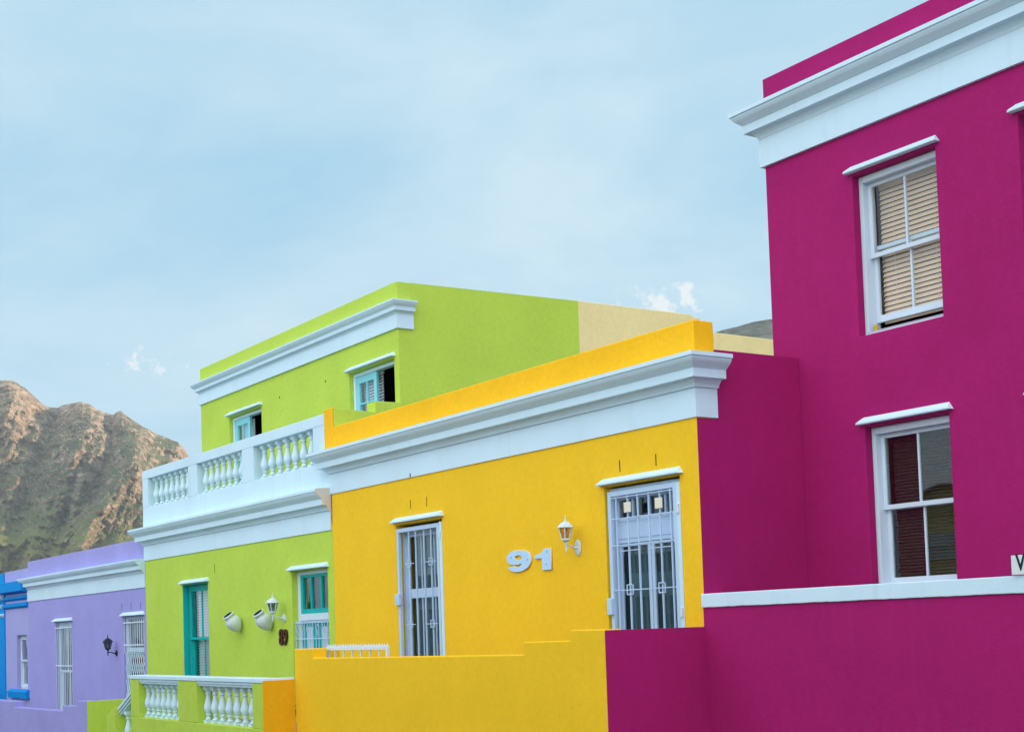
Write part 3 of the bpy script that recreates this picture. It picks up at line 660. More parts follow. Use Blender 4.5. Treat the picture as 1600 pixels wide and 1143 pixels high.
w = sash_window(bh, -44.3, -43.1, -1.9, .2, YF+.12, -.8, M_SHUT, M_GLS, split=2)
mb = MB(); mb.box(-47, -39.42, 8.9, 9.15, -4.8, -1.05); tag(obj('stoep_wall', mb, M_BLU, None, loc=(-43,8.9,-3.5), bevel=.01), 'dark blue street wall at the far left edge', 'wall')

# ================================================================== CREAM BUILDING behind
cb = thing('cream_building', 'plain cream side wall of a building behind the yellow roof, joining the lime green wall', 'house', (-20, yg, -2))
mb = MB(); mb.prism_x([(yg+.001,0),(24,0),(24,5.33),(17.65,5.36),(17.65,5.60),(17.5,5.60),(17.42,5.645),(yg+.001,5.645)], XYG-.254, XYG-.006); obj('side_wall', mb, M_CRM, cb, bevel=.012)
mb = MB(); mb.box(-28, XYG-.256, yg+.001, 24, 0, 5.3); obj('wall', mb, M_CRM, cb)
mb = MB(); mb.box(-24, -20.3, 17.3, 17.75, 5.3, 5.62); obj('roof_edge', mb, M_ROOF, cb)

# ================================================================== wall lamps, urns, numbers
def wall_lamp(name, label, x, z, mat, gls, plate='oval', y=YF, out=.17, s=1.0):
    t = thing(name, label, 'wall lamp', (x,y,z), 'lantern wall lamps beside the front doors')
    mb = MB()
    if plate == 'oval': mb.lathe([(.036,0),(.05,.004),(.052,.014),(.044,.026),(.02,.03)], (0,0,0), seg=22, axis=(0,-1,0)); mb.v = [(a*.95, b, c*1.75) for a,b,c in mb.v]
    else: mb.lathe([(.06,0),(.06,.012),(.035,.024),(.025,.03)], (0,0,0), seg=6, axis=(0,-1,0), ph=math.pi/6)
    mb.v = [(a*s+x, b*s+y, c*s+z) for a,b,c in mb.v]; obj('wall_plate', mb, mat, t, smooth=True)
    q = lambda a,b,c: (a*s+x, b*s+y, c*s+z)
    mb = MB(); mb.tube([q(0,-.02,.0),q(0,-.06,-.004),q(0,-.10,.018),q(0,-out,.022)], [.014*s,.011*s,.009*s,.009*s], 10); obj('arm', mb, mat, t, smooth=True)
    mb = MB(); mb.lathe([(.003*s,-.055*s),(.008*s,-.04*s),(.006*s,-.03*s),(.013*s,0),(.011*s,.03*s),(.016*s,.04*s),(.012*s,.05*s),(.03*s,.07*s),(.052*s,.082*s),(.052*s,.092*s),(.02*s,.094*s)], q(0,-out,0), seg=14); obj('stem', mb, mat, t, smooth=True)
    mb = MB(); N6 = 6
    b0 = [Vector(q(.047*math.cos(k*math.pi/3+.26), -out+.047*math.sin(k*math.pi/3+.26), .092)) for k in range(N6)]
    t0 = [Vector(q(.078*math.cos(k*math.pi/3+.26), -out+.078*math.sin(k*math.pi/3+.26), .215)) for k in range(N6)]
    for k in range(N6):
        mb.tube([b0[k], t0[k]], .0065*s, 6); mb.tube([b0[k], b0[(k+1)%6]], .006*s, 6); mb.tube([t0[k], t0[(k+1)%6]], .006*s, 6)
        m0 = (b0[k]+b0[(k+1)%6])/2; m1 = (t0[k]+t0[(k+1)%6])/2
    obj('lantern_cage', mb, mat, t, merge=False)
    mb = MB()
    for k in range(N6): mb.quad(b0[k]*1, b0[(k+1)%6]*1, t0[(k+1)%6]*1, t0[k]*1)
    obj('lantern_glass', mb, gls, t)
    mb = MB(); mb.lathe([(.010*s,.093*s),(.012*s,.13*s),(.018*s,.15*s),(.018*s,.18*s),(.006*s,.195*s)], q(0,-out,0), seg=12); obj('bulb', mb, M_SHUT, t, smooth=True)
    mb = MB(); mb.lathe([(.02*s,.214*s),(.098*s,.214*s),(.099*s,.222*s),(.085*s,.232*s),(.062*s,.258*s),(.040*s,.276*s),(.020*s,.283*s),(.012*s,.29*s),(.016*s,.298*s),(.006*s,.31*s),(.007*s,.33*s),(.002*s,.362*s)], q(0,-out,0), seg=6, ph=.26); obj('lantern_roof', mb, mat, t)
    return t
wall_lamp('wall_lamp', 'white lantern wall lamp with amber glass beside number 91', fy(904.5,855).x, fy(904.5,855).z, M_SHUT, M_SMOK, s=1.07)
wall_lamp('wall_lamp', 'white lantern wall lamp with grey glass on lime green wall above brown number', fy(444,965).x, fy(444,965).z, M_SHUT, M_SMOG, 'hex', s=1.17)
wall_lamp('wall_lamp', 'black lantern wall lamp on the lilac wall', fy(182.5,1019.5).x, fy(182.5,1019.5).z, M_BLKM, M_SMOG, 'hex', s=1.12)

def urn(px, py, label):
    c = fy(px, py, YF-.14); c.y = YF-.14
    t = thing('wall_urn', label, 'urn', (c.x, YF, c.z), 'white jars fixed to the lime green wall')
    ax = Vector((0,-.60,.80)).normalized(); s = c-ax*.16
    prof = [(.012,-.02),(.045,-.005),(.085,.04),(.122,.10),(.138,.155),(.136,.20),(.115,.245),(.086,.268),(.082,.28),(.088,.288),(.104,.296),(.108,.310),(.102,.322),(.086,.325)]
    mb = MB(); mb.lathe([(r_*1.0, z*1.06) for r_, z in prof], s, seg=32, axis=ax); mb.f.pop(); 
    o = obj('jar_body', mb, M_CRT, t, smooth=True)
    mb = MB(); mb.lathe([(r_*1.0, z*1.06) for r_, z in [(.086,.325),(.074,.30),(.075,.26),(.10,.2),(.05,.12)]], s, seg=32, axis=ax); mb.f.pop(-2) if False else None
    # inner lining, open at the mouth
    mb.f = [f for f in mb.f if not (len(f) > 4 and 0 in f)]
    obj('jar_mouth', mb, M_NAVY, t, smooth=True)
    mb = MB(); mb.tube([(c.x, YF, s.z+.05),(c.x, s.y+.06, s.z+.09)], .03, 10); obj('wall_fixing', mb, M_CRT, t)
urn(365.5, 973, 'left of two tilted white jars on lime green wall, nearer the teal window'); urn(413, 970, 'right of two tilted white jars on lime green wall, nearer the lamp')

def plate_number(name, outline, hole, y0, y1, label_parent):
    cu = bpy.data.curves.new(name, 'CURVE'); cu.dimensions = '2D'; cu.fill_mode = 'BOTH'; cu.extrude = abs(y1-y0)/2; cu.bevel_depth = .003; cu.bevel_resolution = 1
    for pts, smooth in ([outline]+([hole] if hole else [])):
        if smooth:
            sp = cu.splines.new('BEZIER'); sp.bezier_points.add(len(pts)-1)
            for bp_, (x, z) in zip(sp.bezier_points, pts):
                bp_.co = (x, z, 0); sh = (x, z) in sharp; bp_.handle_left_type = bp_.handle_right_type = 'VECTOR' if sh else 'AUTO'
        else:
            sp = cu.splines.new('POLY'); sp.points.add(len(pts)-1)
            for q_, (x, z) in zip(sp.points, pts): q_.co = (x, z, 0, 1)
        sp.use_cyclic_u = True
    to = bpy.data.objects.new('t', cu); COL.objects.link(to); bpy.context.view_layer.update()
    me = bpy.data.meshes.new_from_object(to.evaluated_get(bpy.context.evaluated_depsgraph_get())); bpy.data.objects.remove(to)
    base = root_loc(label_parent)
    for v in me.vertices: x, z, d_ = v.co; v.co = Vector((x, (y0+y1)/2-d_, z))-base
    me.materials.clear(); me.materials.append(M_NUM); me.materials.append(M_NUME)
    for p in me.polygons: p.material_index = 0 if abs(p.normal.y) > .9 else 1
    me.name = name; o = bpy.data.objects.new(name, me); COL.objects.link(o); o.parent = label_parent; return o
yn = YF-.022; T = lambda a, b: (lambda c: (c.x, c.z))(fy(780+a/8.1625, 780+b/8.1625, yn))
n91 = thing('house_number', 'large pale blue house number 91 on the yellow wall', 'house number', (fy(830,880).x, YF, fy(830,880).z))
out9 = [T(*p) for p in ((110,870),(150,903),(230,920),(320,893),(382,835),(403,765),(385,690),(330,655),(250,647),(165,662),(115,705),(97,755),(118,805),(175,829),(240,826),(290,808),(275,845),(235,866),(200,850))]
sharp = {out9[0], out9[15], out9[18]}
hole9 = [T(243+47*math.cos(t), 741+33*math.sin(t)) for t in [k*math.pi/4 for k in range(8)]]
plate_number('digit', (out9, True), (hole9, True), YF-.022, YF-.010, n91)
out1 = [T(*p) for p in ((455,712),(505,698),(545,672),(566,627),(655,620),(665,888),(552,898),(544,745),(458,752))]
plate_number('digit', (out1, False), None, YF-.022, YF-.010, n91)
mb = MB()
for p in ((155,742),(365,765),(612,665),(608,823)):
    x, z = T(*p); mb.tube([(x,YF-.028,z),(x,YF+.001,z)], .0075, 8)
obj('fixing_screw', mb, M_SLOT, n91, merge=False)
c = fy(435.3,1006.5,YF-.03); n89 = thing('house_number', 'small ornate brown house number 89 on the lime green wall', 'house number', (c.x, YF, c.z))
cz = fy(447,1006,YF-.03).x-c.x
o1 = text_mesh('digit', '8', .36, .007, M_BRN, n89, (c.x+.01, YF-.02, c.z), xs=.86, ext=.014)
o2 = text_mesh('digit', '9', .36, .007, M_BRN, n89, (c.x+.185, YF-.025, c.z-.004), xs=.86, ext=.014)

# ================================================================== plants and pots
def leaves(mb, c, n, rad, ln, up_=.6):
    for i in range(n):
        a = random.uniform(0, 6.283); e = random.uniform(.1, 1.1); L_ = ln*random.uniform(.6,1.1)
        b = Vector(c)+Vector((math.cos(a), math.sin(a), 0))*rad*random.random()
        d = Vector((math.cos(a)*math.cos(e), math.sin(a)*math.cos(e), math.sin(e)+up_)).normalized(); sd = Vector((-math.sin(a), math.cos(a), 0))
        p1 = b+d*L_*.5; p2 = p1+Vector((d.x,d.y,d.z*.3-.2)).normalized()*L_*.5; w = L_*.13
        mb.add([b, p1+sd*w, p2, p1-sd*w], [(0,1,2,3)])
def potted(name, label, c, r_, h_, matp, matl, n, ln):
    t = thing(name, label, 'potted plant', c)
    mb = MB(); mb.lathe([(r_*.7,0),(r_,h_*.9),(r_*1.08,h_*.9),(r_*1.08,h_),(r_*.9,h_),(r_*.85,h_*.85)], c, seg=20); obj('pot', mb, matp, t, smooth=True)
    mb = MB(); leaves(mb, (c[0],c[1],c[2]+h_*.9), n, r_*.6, ln); obj('foliage', mb, matl, t, merge=False)
potted('potted_plant', 'leafy green plant on the balcony behind the white balusters', (-21.35,10.62,2.455), .16, .16, M_BRN, M_LEAFY, 46, .33)
potted('potted_plant', 'dark potted plant behind the right hand front balusters of the lime stoep', (-19.55,8.95,-1.42), .17, .34, M_BLKM, M_LEAF, 34, .3)
potted('potted_plant', 'small dark plant in a black pot behind the front balusters, left of the larger one', (-20.6,9.2,-1.42), .14, .26, M_BLKM, M_LEAF, 26, .26)

# ================================================================== STREET, opposite houses
def gz(x): return -1.66+.055*max(-60, min(30, x)) if x < 0 else -1.66+.055*min(x,30)
def strip(name, y0, y1, dz, mat, x0=-90, x1=45, h=0.0):
    mb = MB(); xs = [x0+i*(x1-x0)/45 for i in range(46)]; vs = []; fs = []
    for x in xs: vs += [(x,y0,gz(x)+dz-h),(x,y0,gz(x)+dz),(x,y1,gz(x)+dz),(x,y1,gz(x)+dz-h)]
    for i in range(45):
        fs.append((4*i+1,4*i+5,4*i+6,4*i+2))
        if h > 0: fs += [(4*i,4*i+4,4*i+5,4*i+1),(4*i+2,4*i+6,4*i+7,4*i+3)]
    mb.add(vs, fs); return struct(obj(name, mb, mat))
strip('road', .9, 6.9, -.12, M_ASP); strip('road_marking', 3.85, 3.97, -.116, M_LINE)
strip('pavement', 6.9, 11.5, 0, M_PAV, h=.14); strip('pavement', -3.2, .9, 0, M_PAV, h=.14)
mb = MB(); vs = []; fs = []; G = [-4200,-3000,-2000,-1200,-600,-300,-150,-90,-60,-40,-20,0,15,30,45,80,150,300,600,1200,2000,3000,4200]
for j in G:
    for i in G: vs.append((i,j,(gz(i) if abs(i) < 3e3 else gz(i))-.16))
n = len(G)
for j in range(n-1):
    for i in range(n-1): fs.append((j*n+i,j*n+i+1,(j+1)*n+i+1,(j+1)*n+i))
mb.add(vs, fs); struct(obj('ground', mb, M_GRD))
def simple_house(name, label, x0, x1, zt_, mat, gable=None):
    t = thing(name, label, 'house', (x0, -3.2, -2)); y = -3.2
    mb = MB(); mb.box(x0, x1, y-8, y, -6, zt_)
    obj('wall', mb, mat, t, bevel=.02)
    mb = MB(); mb.box(x0, x1, y, y+.2, zt_-.8, zt_-.5); mb.box(x0, x1, y, y+.1, zt_-1.1, zt_-.8005); obj('cornice', mb, M_WHT, t, merge=False)
    if gable:
        gr_, gh_ = .80, .52
        pts = [(gable-gr_, zt_-.1)]+[(gable+gr_*math.cos(a), zt_+gh_*math.sin(a)) for a in [math.pi-k*math.pi/16 for k in range(0,17)]]+[(gable+gr_, zt_-.1)]
        mb = MB(); mb.prism_y(pts, y-.3, y+.03); obj('gable', mb, mat, t)
        mb = MB(); n = 16
        for k in range(n):
            a, b = math.pi-k*math.pi/n, math.pi-(k+1)*math.pi/n
            mb.prism_y([(gable+q_*math.cos(e), zt_+w_*math.sin(e)) for q_, w_, e in ((gr_+.002,gh_+.002,a),(gr_+.002,gh_+.002,b),(gr_+.1,gh_+.1,b),(gr_+.1,gh_+.1,a))], y-.35, y+.15)
        obj('gable_moulding', mb, M_BRN, t)
    nwin = max(1, int((x1-x0)/3.2))
    for k in range(nwin):
        xc = x0+(x1-x0)*(k+.5)/nwin; g0 = gz(xc)+.9
        mb = MB(); frame_boxes(mb, xc-.6, xc+.6, g0, g0+1.9, y-.02, y+.06, .09); mb.box(xc-.03, xc+.03, y, y+.05, g0+.09, g0+1.81); w = obj('window', mb, M_SHUT, t, merge=False)
        mb = MB(); mb.box(xc-.55, xc+.55, y, y+.02, g0+.05, g0+1.85); obj('pane', mb, M_NAVY, w)
simple_house('cream_gabled_house', 'cream house with arched gable across the street', -22.7, -17.5, 2.35, M_CRM, gable=-21.9)
simple_house('brown_house', 'low dark brown house across the street left of the gabled house', -43, -22.75, 1.8, paint('brown_stucco',(.14,.075,.05)))
simple_house('pink_house', 'pale terracotta house across the street from the yellow house', -17.4, -8.5, 1.9, paint('terracotta_stucco',(.55,.26,.14)))
simple_house('pale_house', 'pale green house across the street behind the photographer', -8.4, 3, 2.6, paint('pale_green_stucco',(.45,.6,.45)))

# ================================================================== MOUNTAIN
def interp(pts, x):
    if x <= pts[0][0]: return pts[0][1]
    for (a, b), (c, d) in zip(pts, pts[1:]):
        if x <= c: t = (x-a)/(c-a); return b+(d-b)*t
    return pts[-1][1]
crest = [(-420,700),(-300,640),(-200,655),(-120,610),(-60,612),(-25,600),(5,593),(22,595),(35,603),(45,611),(60,625),(70,633),(80,636),(90,637),(100,632),(118,629),(128,627),(140,632),(152,639),(165,645),(176,648),(182,644),(187,641),(194,645),(203,653),(213,660),(222,665),(235,672),(250,680),(265,685),(278,691),(288,700),(295,712),(300,726),(306,745),(330,780),(380,850),(430,890)]
ridges = [  # polylines in picture bearings with (amplitude m, width px): spurs that stand towards the viewer
 ([(10,598),(22,618),(12,640)], 62, 20),
 ([(-60,620),(-40,700),(-80,880)], 70, 26),
 ([(128,629),(150,652),(132,676),(112,700)], 60, 12),
 ([(108,705),(70,790),(50,860)], 16, 22),
 ([(187,642),(214,680),(206,735),(190,765),(160,800),(120,850)], 62, 14),
 ([(278,694),(262,740),(235,800)], 46, 14),
 ([(214,715),(240,740),(250,790)], 34, 9), ([(172,742),(186,755),(168,775)], 26, 7), ([(60,860),(20,845),(-20,870)], 45, 18)]
gul = [([(95,640),(62,720),(30,800),(20,870)], 55, 14), ([(176,655),(170,720),(140,770),(100,820)], 45, 12), ([(0,680),(-10,760)], 40, 14)]
def dist_poly(px, py, pl):
    best = 1e9; sgn = 0; tt = 0
    for (ax, ay), (bx, by) in zip(pl, pl[1:]):
        dx, dy = bx-ax, by-ay; t = max(0, min(1, ((px-ax)*dx+(py-ay)*dy)/(dx*dx+dy*dy)))
        d = math.hypot(px-ax-dx*t, (py-ay-dy*t)*.6)
        if d < best: best = d
    return best
NU, NV = 330, 150; vs = []; fs = []; X0, X1 = -420, 430
for i in range(NU+1):
    px = X0+(X1-X0)*(i/NU); cy_ = interp(crest, px)+1.6*noise.noise((px*.11,0,0))+.9*noise.noise((px*.37,3,0))
    for j in range(NV+1):
        v = j/NV; py = cy_+(1030-cy_)*v**1.05
        d = ray(px, py).normalized()
        Rr = 2750-800*v**.9; q = px+(py-640)*.38
        for pl, A, W in ridges: q_ = dist_poly(px, py, pl)/W; Rr -= A*1.15*math.exp(-q_*q_*.7)
        for pl, A, W in gul: q_ = dist_poly(px, py, pl)/W; Rr += A*math.exp(-q_*q_)
        sm = max(0, min(1, (px-10)/208)); Rr -= 190*(sm*sm*(3-2*sm))*min(1, v*5)
        if px > 218: Rr += 2.6*(px-218)*min(1, v*4+.25)
        p = d*Rr; k = p*.004
        f1 = noise.fractal(k, .8, 2.1, 7)*52
        k2 = Vector((p.x*.02, p.y*.02, p.z*.055)); f2 = noise.ridged_multi_fractal(k2, .8, 2.2, 4, 1.0, 2.0)*9
        st = math.sin(p.z*.16+noise.noise(k*2)*4)*4
        fade = min(1, v*14)
        g1 = noise.ridged_multi_fractal(Vector((q*.028, py*.006, 1.3)), .9, 2.1, 5, 1.0, 2.0)*26; g2 = noise.fractal(Vector((px*.09, py*.13, 4.0)), .7, 2.2, 6)*13
        Rr += (f1*.8-g1+30+g2+f2*1.6+st)*fade
        vs.append(d*Rr)
    vs.append(ray(px, cy_+60).normalized()*3300)       # back slope
NW = NV+2
for i in range(NU):
    for j in range(NV): fs.append((i*NW+j, i*NW+j+1, (i+1)*NW+j+1, (i+1)*NW+j))
    fs.append((i*NW+NV+1, i*NW, (i+1)*NW, (i+1)*NW+NV+1))
mb = MB(); mb.add(vs, fs)
m, nt, b = newmat('mountain_rock'); N = nt.nodes.new; L = nt.links.new
geo = N('ShaderNodeNewGeometry'); tc = N('ShaderNodeTexCoord')
n1 = N('ShaderNodeTexNoise'); n1.inputs['Scale'].default_value = .012; n1.inputs['Detail'].default_value = 9; n1.inputs['Roughness'].default_value = .68; L(tc.outputs['Object'], n1.inputs['Vector'])
mp = N('ShaderNodeMapping'); mp.inputs['Scale'].default_value = (.03,.03,.11); L(tc.outputs['Object'], mp.inputs['Vector'])
n2 = N('ShaderNodeTexNoise'); n2.inputs['Scale'].default_value = 1; n2.inputs['Detail'].default_value = 9; n2.inputs['Roughness'].default_value = .72; L(mp.outputs[0], n2.inputs['Vector'])
rk = N('ShaderNodeValToRGB'); rk.color_ramp.elements[0].position = .35; rk.color_ramp.elements[0].color = (.10,.08,.065,1); rk.color_ramp.elements[1].position = .68; rk.color_ramp.elements[1].color = (.66,.50,.37,1); L(n2.outputs['Fac'], rk.inputs[0])
vg = N('ShaderNodeValToRGB'); vg.color_ramp.elements[0].position = .35; vg.color_ramp.elements[0].color = (.045,.06,.035,1); vg.color_ramp.elements[1].position = .7; vg.color_ramp.elements[1].color = (.17,.18,.085,1); L(n1.outputs['Fac'], vg.inputs[0])
sx = N('ShaderNodeSeparateXYZ'); L(geo.outputs['Normal'], sx.inputs[0]); sp = N('ShaderNodeSeparateXYZ'); L(tc.outputs['Object'], sp.inputs[0])
hz = N('ShaderNodeMapRange'); hz.inputs[1].default_value = 120; hz.inputs[2].default_value = 420; hz.inputs[3].default_value = -.25; hz.inputs[4].default_value = .32; L(sp.outputs['Z'], hz.inputs[0])
ad = N('ShaderNodeMath'); ad.operation = 'MULTIPLY_ADD'; ad.inputs[1].default_value = -.8; L(sx.outputs['Z'], ad.inputs[0]); L(hz.outputs[0], ad.inputs[2])
a2 = N('ShaderNodeMath'); a2.operation = 'MULTIPLY_ADD'; a2.inputs[1].default_value = 1.6; L(n2.outputs['Fac'], a2.inputs[0]); L(ad.outputs[0], a2.inputs[2])
fr_ = N('ShaderNodeMapRange'); fr_.inputs[1].default_value = .34; fr_.inputs[2].default_value = .68; L(a2.outputs[0], fr_.inputs[0])
mx = N('ShaderNodeMix'); mx.data_type = 'RGBA'; L(fr_.outputs[0], mx.inputs[0])
gl = N('ShaderNodeMapRange'); gl.inputs[1].default_value = 215; gl.inputs[2].default_value = 120; gl.inputs[3].default_value = 0; gl.inputs[4].default_value = .75; L(sp.outputs['Z'], gl.inputs[0])  # low grass belt, its sunlit yellow put into the colour
gm = N('ShaderNodeMix'); gm.data_type = 'RGBA'; L(gl.outputs[0], gm.inputs[0]); L(vg.outputs[0], gm.inputs[6]); gm.inputs[7].default_value = (.24,.26,.06,1); L(gm.outputs[2], mx.inputs[6]); L(rk.outputs[0], mx.inputs[7]); L(mx.outputs[2], b.inputs['Base Color'])
b.inputs['Roughness'].default_value = .95; b.inputs['Specular IOR Level'].default_value = .1
bp = N('ShaderNodeBump'); bp.inputs['Strength'].default_value = 1; bp.inputs['Distance'].default_value = 14; L(n2.outputs['Fac'], bp.inputs['Height']); L(bp.outputs[0], b.inputs['Normal'])
MR = m
struct(obj('mountain', mb, MR, merge=False, smooth=False))
# long ridge behind the right hand houses: hides the low sun from the street
vs = []; fs = []; NU, NV = 260, 34
def hill_el(az): return interp([(-100,6),(-70,13),(-40,16.5),(-10,17),(15,15),(30,13),(36,12.1),(41,11.75),(45.7,11.62),(47.1,11.5),(47.9,11.3),(49,10.8),(51,9.6),(54,7),(58,3),(62,0)], az)
for i in range(NU+1):
    az = -100+162*i/NU; e = hill_el(az)+.10*noise.noise((az*.9,0,0))+.05*noise.noise((az*3.1,2,0)); H = math.tan(R(e))*950
    for j in range(NV+1):
        v = j/NV; rr = 950-560*(1-v) if v <= 1 else 0
        p = Vector((-math.sin(R(az))*rr, math.cos(R(az))*rr, -6+(H+6)*v**1.25))
        if 0 < j < NV: p += Vector((0,0,1))*(noise.fractal(p*.012, .9, 2, 5)*14*v*(1-v)*2)
        vs.append(p)
    vs.append(Vector((-math.sin(R(az))*1500, math.cos(R(az))*1500, -6)))
NW = NV+2
for i in range(NU):
    for j in range(NV+1): fs.append((i*NW+j, i*NW+j+1, (i+1)*NW+j+1, (i+1)*NW+j))
mb = MB(); mb.add(vs, fs); m, nt, b = newmat('hill_scrub'); N = nt.nodes.new; L = nt.links.new
tc = N('ShaderNodeTexCoord'); n1 = N('ShaderNodeTexNoise'); n1.inputs['Scale'].default_value = .05; n1.inputs['Detail'].default_value = 9; n1.inputs['Roughness'].default_value = .75; L(tc.outputs['Object'], n1.inputs['Vector'])
rk = N('ShaderNodeValToRGB'); rk.color_ramp.elements[0].position = .4; rk.color_ramp.elements[0].color = (.035,.05,.045,1); rk.color_ramp.elements[1].position = .62; rk.color_ramp.elements[1].color = (.19,.19,.15,1); L(n1.outputs['Fac'], rk.inputs[0]); L(rk.outputs[0], b.inputs['Base Color']); b.inputs['Roughness'].default_value = .95
bp = N('ShaderNodeBump'); bp.inputs['Distance'].default_value = 5; L(n1.outputs['Fac'], bp.inputs['Height']); L(bp.outputs[0], b.inputs['Normal'])
struct(obj('hill', mb, m, merge=False, smooth=True))

# ================================================================== HAZE
mb = MB(); mb.box(-4150, 4150, -4150, 4150, -6.2, 700)
m = bpy.data.materials.new('haze_air'); m.use_nodes = True; nt = m.node_tree; nt.nodes.clear()
o_ = nt.nodes.new('ShaderNodeOutputMaterial'); pv = nt.nodes.new('ShaderNodeVolumePrincipled'); pv.inputs['Color'].default_value = (.80,.88,.97,1); pv.inputs['Density'].default_value = .00008; pv.inputs['Anisotropy'].default_value = .2
nt.links.new(pv.outputs[0], o_.inputs['Volume'])
hzo = obj('haze', mb, m); hzo['kind'] = 'stuff'

# ================================================================== WORLD, SUN, CAMERA
SUN = Vector((.67,.74,0)).normalized(); EL = R(10.5); sd = Vector((SUN.x*math.cos(EL), SUN.y*math.cos(EL), math.sin(EL)))
w = bpy.data.worlds.new('World'); scene.world = w; w.use_nodes = True; nt = w.node_tree; N = nt.nodes.new; L = nt.links.new
bg = nt.nodes['Background']; sky = N('ShaderNodeTexSky'); sky.sky_type = 'NISHITA'; sky.sun_disc = False; sky.sun_elevation = EL; sky.sun_rotation = math.atan2(SUN.x, SUN.y); sky.air_density = 1.0; sky.dust_density = .6; sky.ozone_density = 1.6
tc = N('ShaderNodeTexCoord'); sp = N('ShaderNodeSeparateXYZ'); L(tc.outputs['Generated'], sp.inputs[0])
za = N('ShaderNodeMath'); za.operation = 'ADD'; za.inputs[1].default_value = .22; mxz = N('ShaderNodeMath'); mxz.operation = 'MAXIMUM'; mxz.inputs[1].default_value = 0; L(sp.outputs['Z'], mxz.inputs[0]); L(mxz.outputs[0], za.inputs[0])
cb_ = N('ShaderNodeCombineXYZ')
for ax_, k in (('X',0),('Y',1)):
    dv = N('ShaderNodeMath'); dv.operation = 'DIVIDE'; L(sp.outputs[ax_], dv.inputs[0]); L(za.outputs[0], dv.inputs[1]); L(dv.outputs[0], cb_.inputs[k])
n1 = N('ShaderNodeTexNoise'); n1.inputs['Scale'].default_value = 1.5; n1.inputs['Detail'].default_value = 9; n1.inputs['Roughness'].default_value = .6; n1.inputs['Distortion'].default_value = .35; L(cb_.outputs[0], n1.inputs['Vector'])
cf = N('ShaderNodeMapRange'); cf.interpolation_type = 'SMOOTHSTEP'; cf.inputs[1].default_value = .36; cf.inputs[2].default_value = .68; cf.inputs[3].default_value = .90; cf.inputs[4].default_value = 1.0; L(n1.outputs['Fac'], cf.inputs[0])
# cloud brightness: brighter in the open western sky behind the viewer
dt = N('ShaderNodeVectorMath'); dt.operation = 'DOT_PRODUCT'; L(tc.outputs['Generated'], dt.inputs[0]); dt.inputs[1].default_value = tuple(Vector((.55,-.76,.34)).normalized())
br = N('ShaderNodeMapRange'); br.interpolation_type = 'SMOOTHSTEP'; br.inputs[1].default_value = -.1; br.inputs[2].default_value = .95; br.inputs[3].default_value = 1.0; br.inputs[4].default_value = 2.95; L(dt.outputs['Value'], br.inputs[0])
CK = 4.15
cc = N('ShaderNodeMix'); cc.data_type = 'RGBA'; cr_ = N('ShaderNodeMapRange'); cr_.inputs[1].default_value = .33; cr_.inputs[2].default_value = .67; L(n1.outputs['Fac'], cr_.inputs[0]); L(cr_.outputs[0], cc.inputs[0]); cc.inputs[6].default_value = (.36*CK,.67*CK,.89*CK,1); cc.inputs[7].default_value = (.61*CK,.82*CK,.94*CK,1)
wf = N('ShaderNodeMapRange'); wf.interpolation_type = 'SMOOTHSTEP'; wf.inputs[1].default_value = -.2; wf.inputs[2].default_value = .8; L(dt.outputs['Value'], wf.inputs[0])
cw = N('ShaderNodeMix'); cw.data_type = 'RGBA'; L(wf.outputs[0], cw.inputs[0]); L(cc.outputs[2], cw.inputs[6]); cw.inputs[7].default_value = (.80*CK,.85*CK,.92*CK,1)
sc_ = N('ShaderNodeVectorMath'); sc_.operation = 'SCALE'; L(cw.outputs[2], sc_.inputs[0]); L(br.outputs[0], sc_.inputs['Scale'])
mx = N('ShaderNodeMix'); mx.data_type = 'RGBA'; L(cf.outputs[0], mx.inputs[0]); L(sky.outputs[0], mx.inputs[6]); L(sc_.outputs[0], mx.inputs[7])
cur = mx.outputs[2]
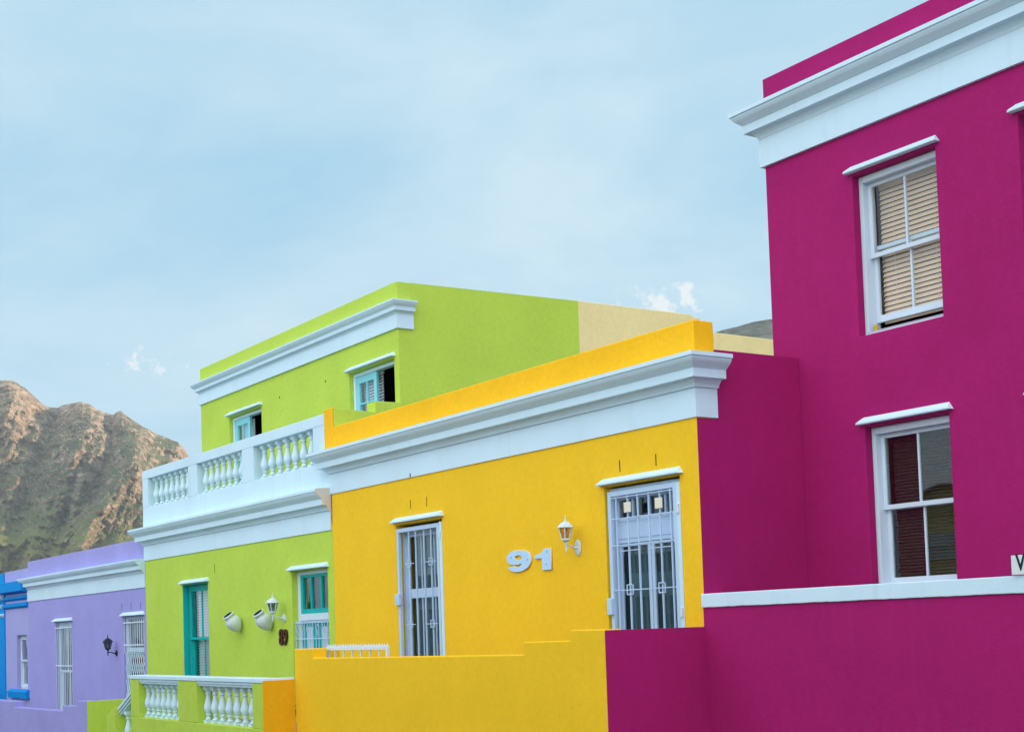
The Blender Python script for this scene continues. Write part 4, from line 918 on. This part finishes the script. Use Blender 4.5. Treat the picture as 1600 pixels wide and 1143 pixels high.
# small bright cumulus puffs low over the hills
def puff(d, rad, strength, sq=1.0, sc=26):
    global cur
    sb_ = N('ShaderNodeVectorMath'); sb_.operation = 'SUBTRACT'; L(tc.outputs['Generated'], sb_.inputs[0]); sb_.inputs[1].default_value = tuple(d)
    ml = N('ShaderNodeVectorMath'); ml.operation = 'MULTIPLY'; L(sb_.outputs[0], ml.inputs[0]); ml.inputs[1].default_value = (1,1,sq)
    ln = N('ShaderNodeVectorMath'); ln.operation = 'LENGTH'; L(ml.outputs[0], ln.inputs[0])
    nn = N('ShaderNodeTexNoise'); nn.inputs['Scale'].default_value = sc; nn.inputs['Detail'].default_value = 7; nn.inputs['Roughness'].default_value = .66; L(tc.outputs['Generated'], nn.inputs['Vector'])
    ma = N('ShaderNodeMath'); ma.operation = 'MULTIPLY_ADD'; ma.inputs[1].default_value = rad*8; L(nn.outputs['Fac'], ma.inputs[0]); sb2 = N('ShaderNodeMath'); sb2.operation = 'SUBTRACT'; L(ma.outputs[0], sb2.inputs[0]); L(ln.outputs['Value'], sb2.inputs[1]); ma.inputs[2].default_value = -rad*3.2
    mr_ = N('ShaderNodeMapRange'); mr_.interpolation_type = 'SMOOTHSTEP'; mr_.inputs[1].default_value = 0; mr_.inputs[2].default_value = rad*.9; mr_.inputs[4].default_value = strength; L(sb2.outputs[0], mr_.inputs[0])
    m_ = N('ShaderNodeMix'); m_.data_type = 'RGBA'; L(mr_.outputs[0], m_.inputs[0]); L(cur, m_.inputs[6]); m_.inputs[7].default_value = (.92*CK*1.15,.90*CK*1.15,.87*CK*1.15,1); cur = m_.outputs[2]
puff(ray(234,562).normalized(), .016, .6, 1.6, 85); puff(ray(1036,474).normalized(), .026, .65, 2.0, 60)
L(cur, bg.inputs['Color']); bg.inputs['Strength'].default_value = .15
sl = bpy.data.lights.new('sun', 'SUN'); sl.energy = 5.0; sl.angle = R(.5); sl.color = (1,.76,.52)
so = bpy.data.objects.new('sun', sl); COL.objects.link(so); so.rotation_euler = (-sd).to_track_quat('-Z','Y').to_euler(); so.location = (0,0,50)
cam = bpy.data.cameras.new('camera'); co = bpy.data.objects.new('camera', cam); COL.objects.link(co)
cam.sensor_fit = 'HORIZONTAL'; cam.sensor_width = 36; cam.lens = FPX/1600*36; cam.shift_y = (CY-571.5)/1600; cam.clip_start = .1; cam.clip_end = 12000
from mathutils import Matrix
co.matrix_world = Matrix(((rt.x,up.x,-fwd.x,0),(rt.y,up.y,-fwd.y,0),(rt.z,up.z,-fwd.z,0),(0,0,0,1)))
scene.camera = co
vs_ = scene.view_settings; vs_.view_transform = 'Standard'; vs_.look = 'None'; vs_.gamma = 1; vs_.exposure = 0.62
try: scene.cycles.volume_bounces = 1; scene.cycles.max_bounces = 8
except Exception: pass
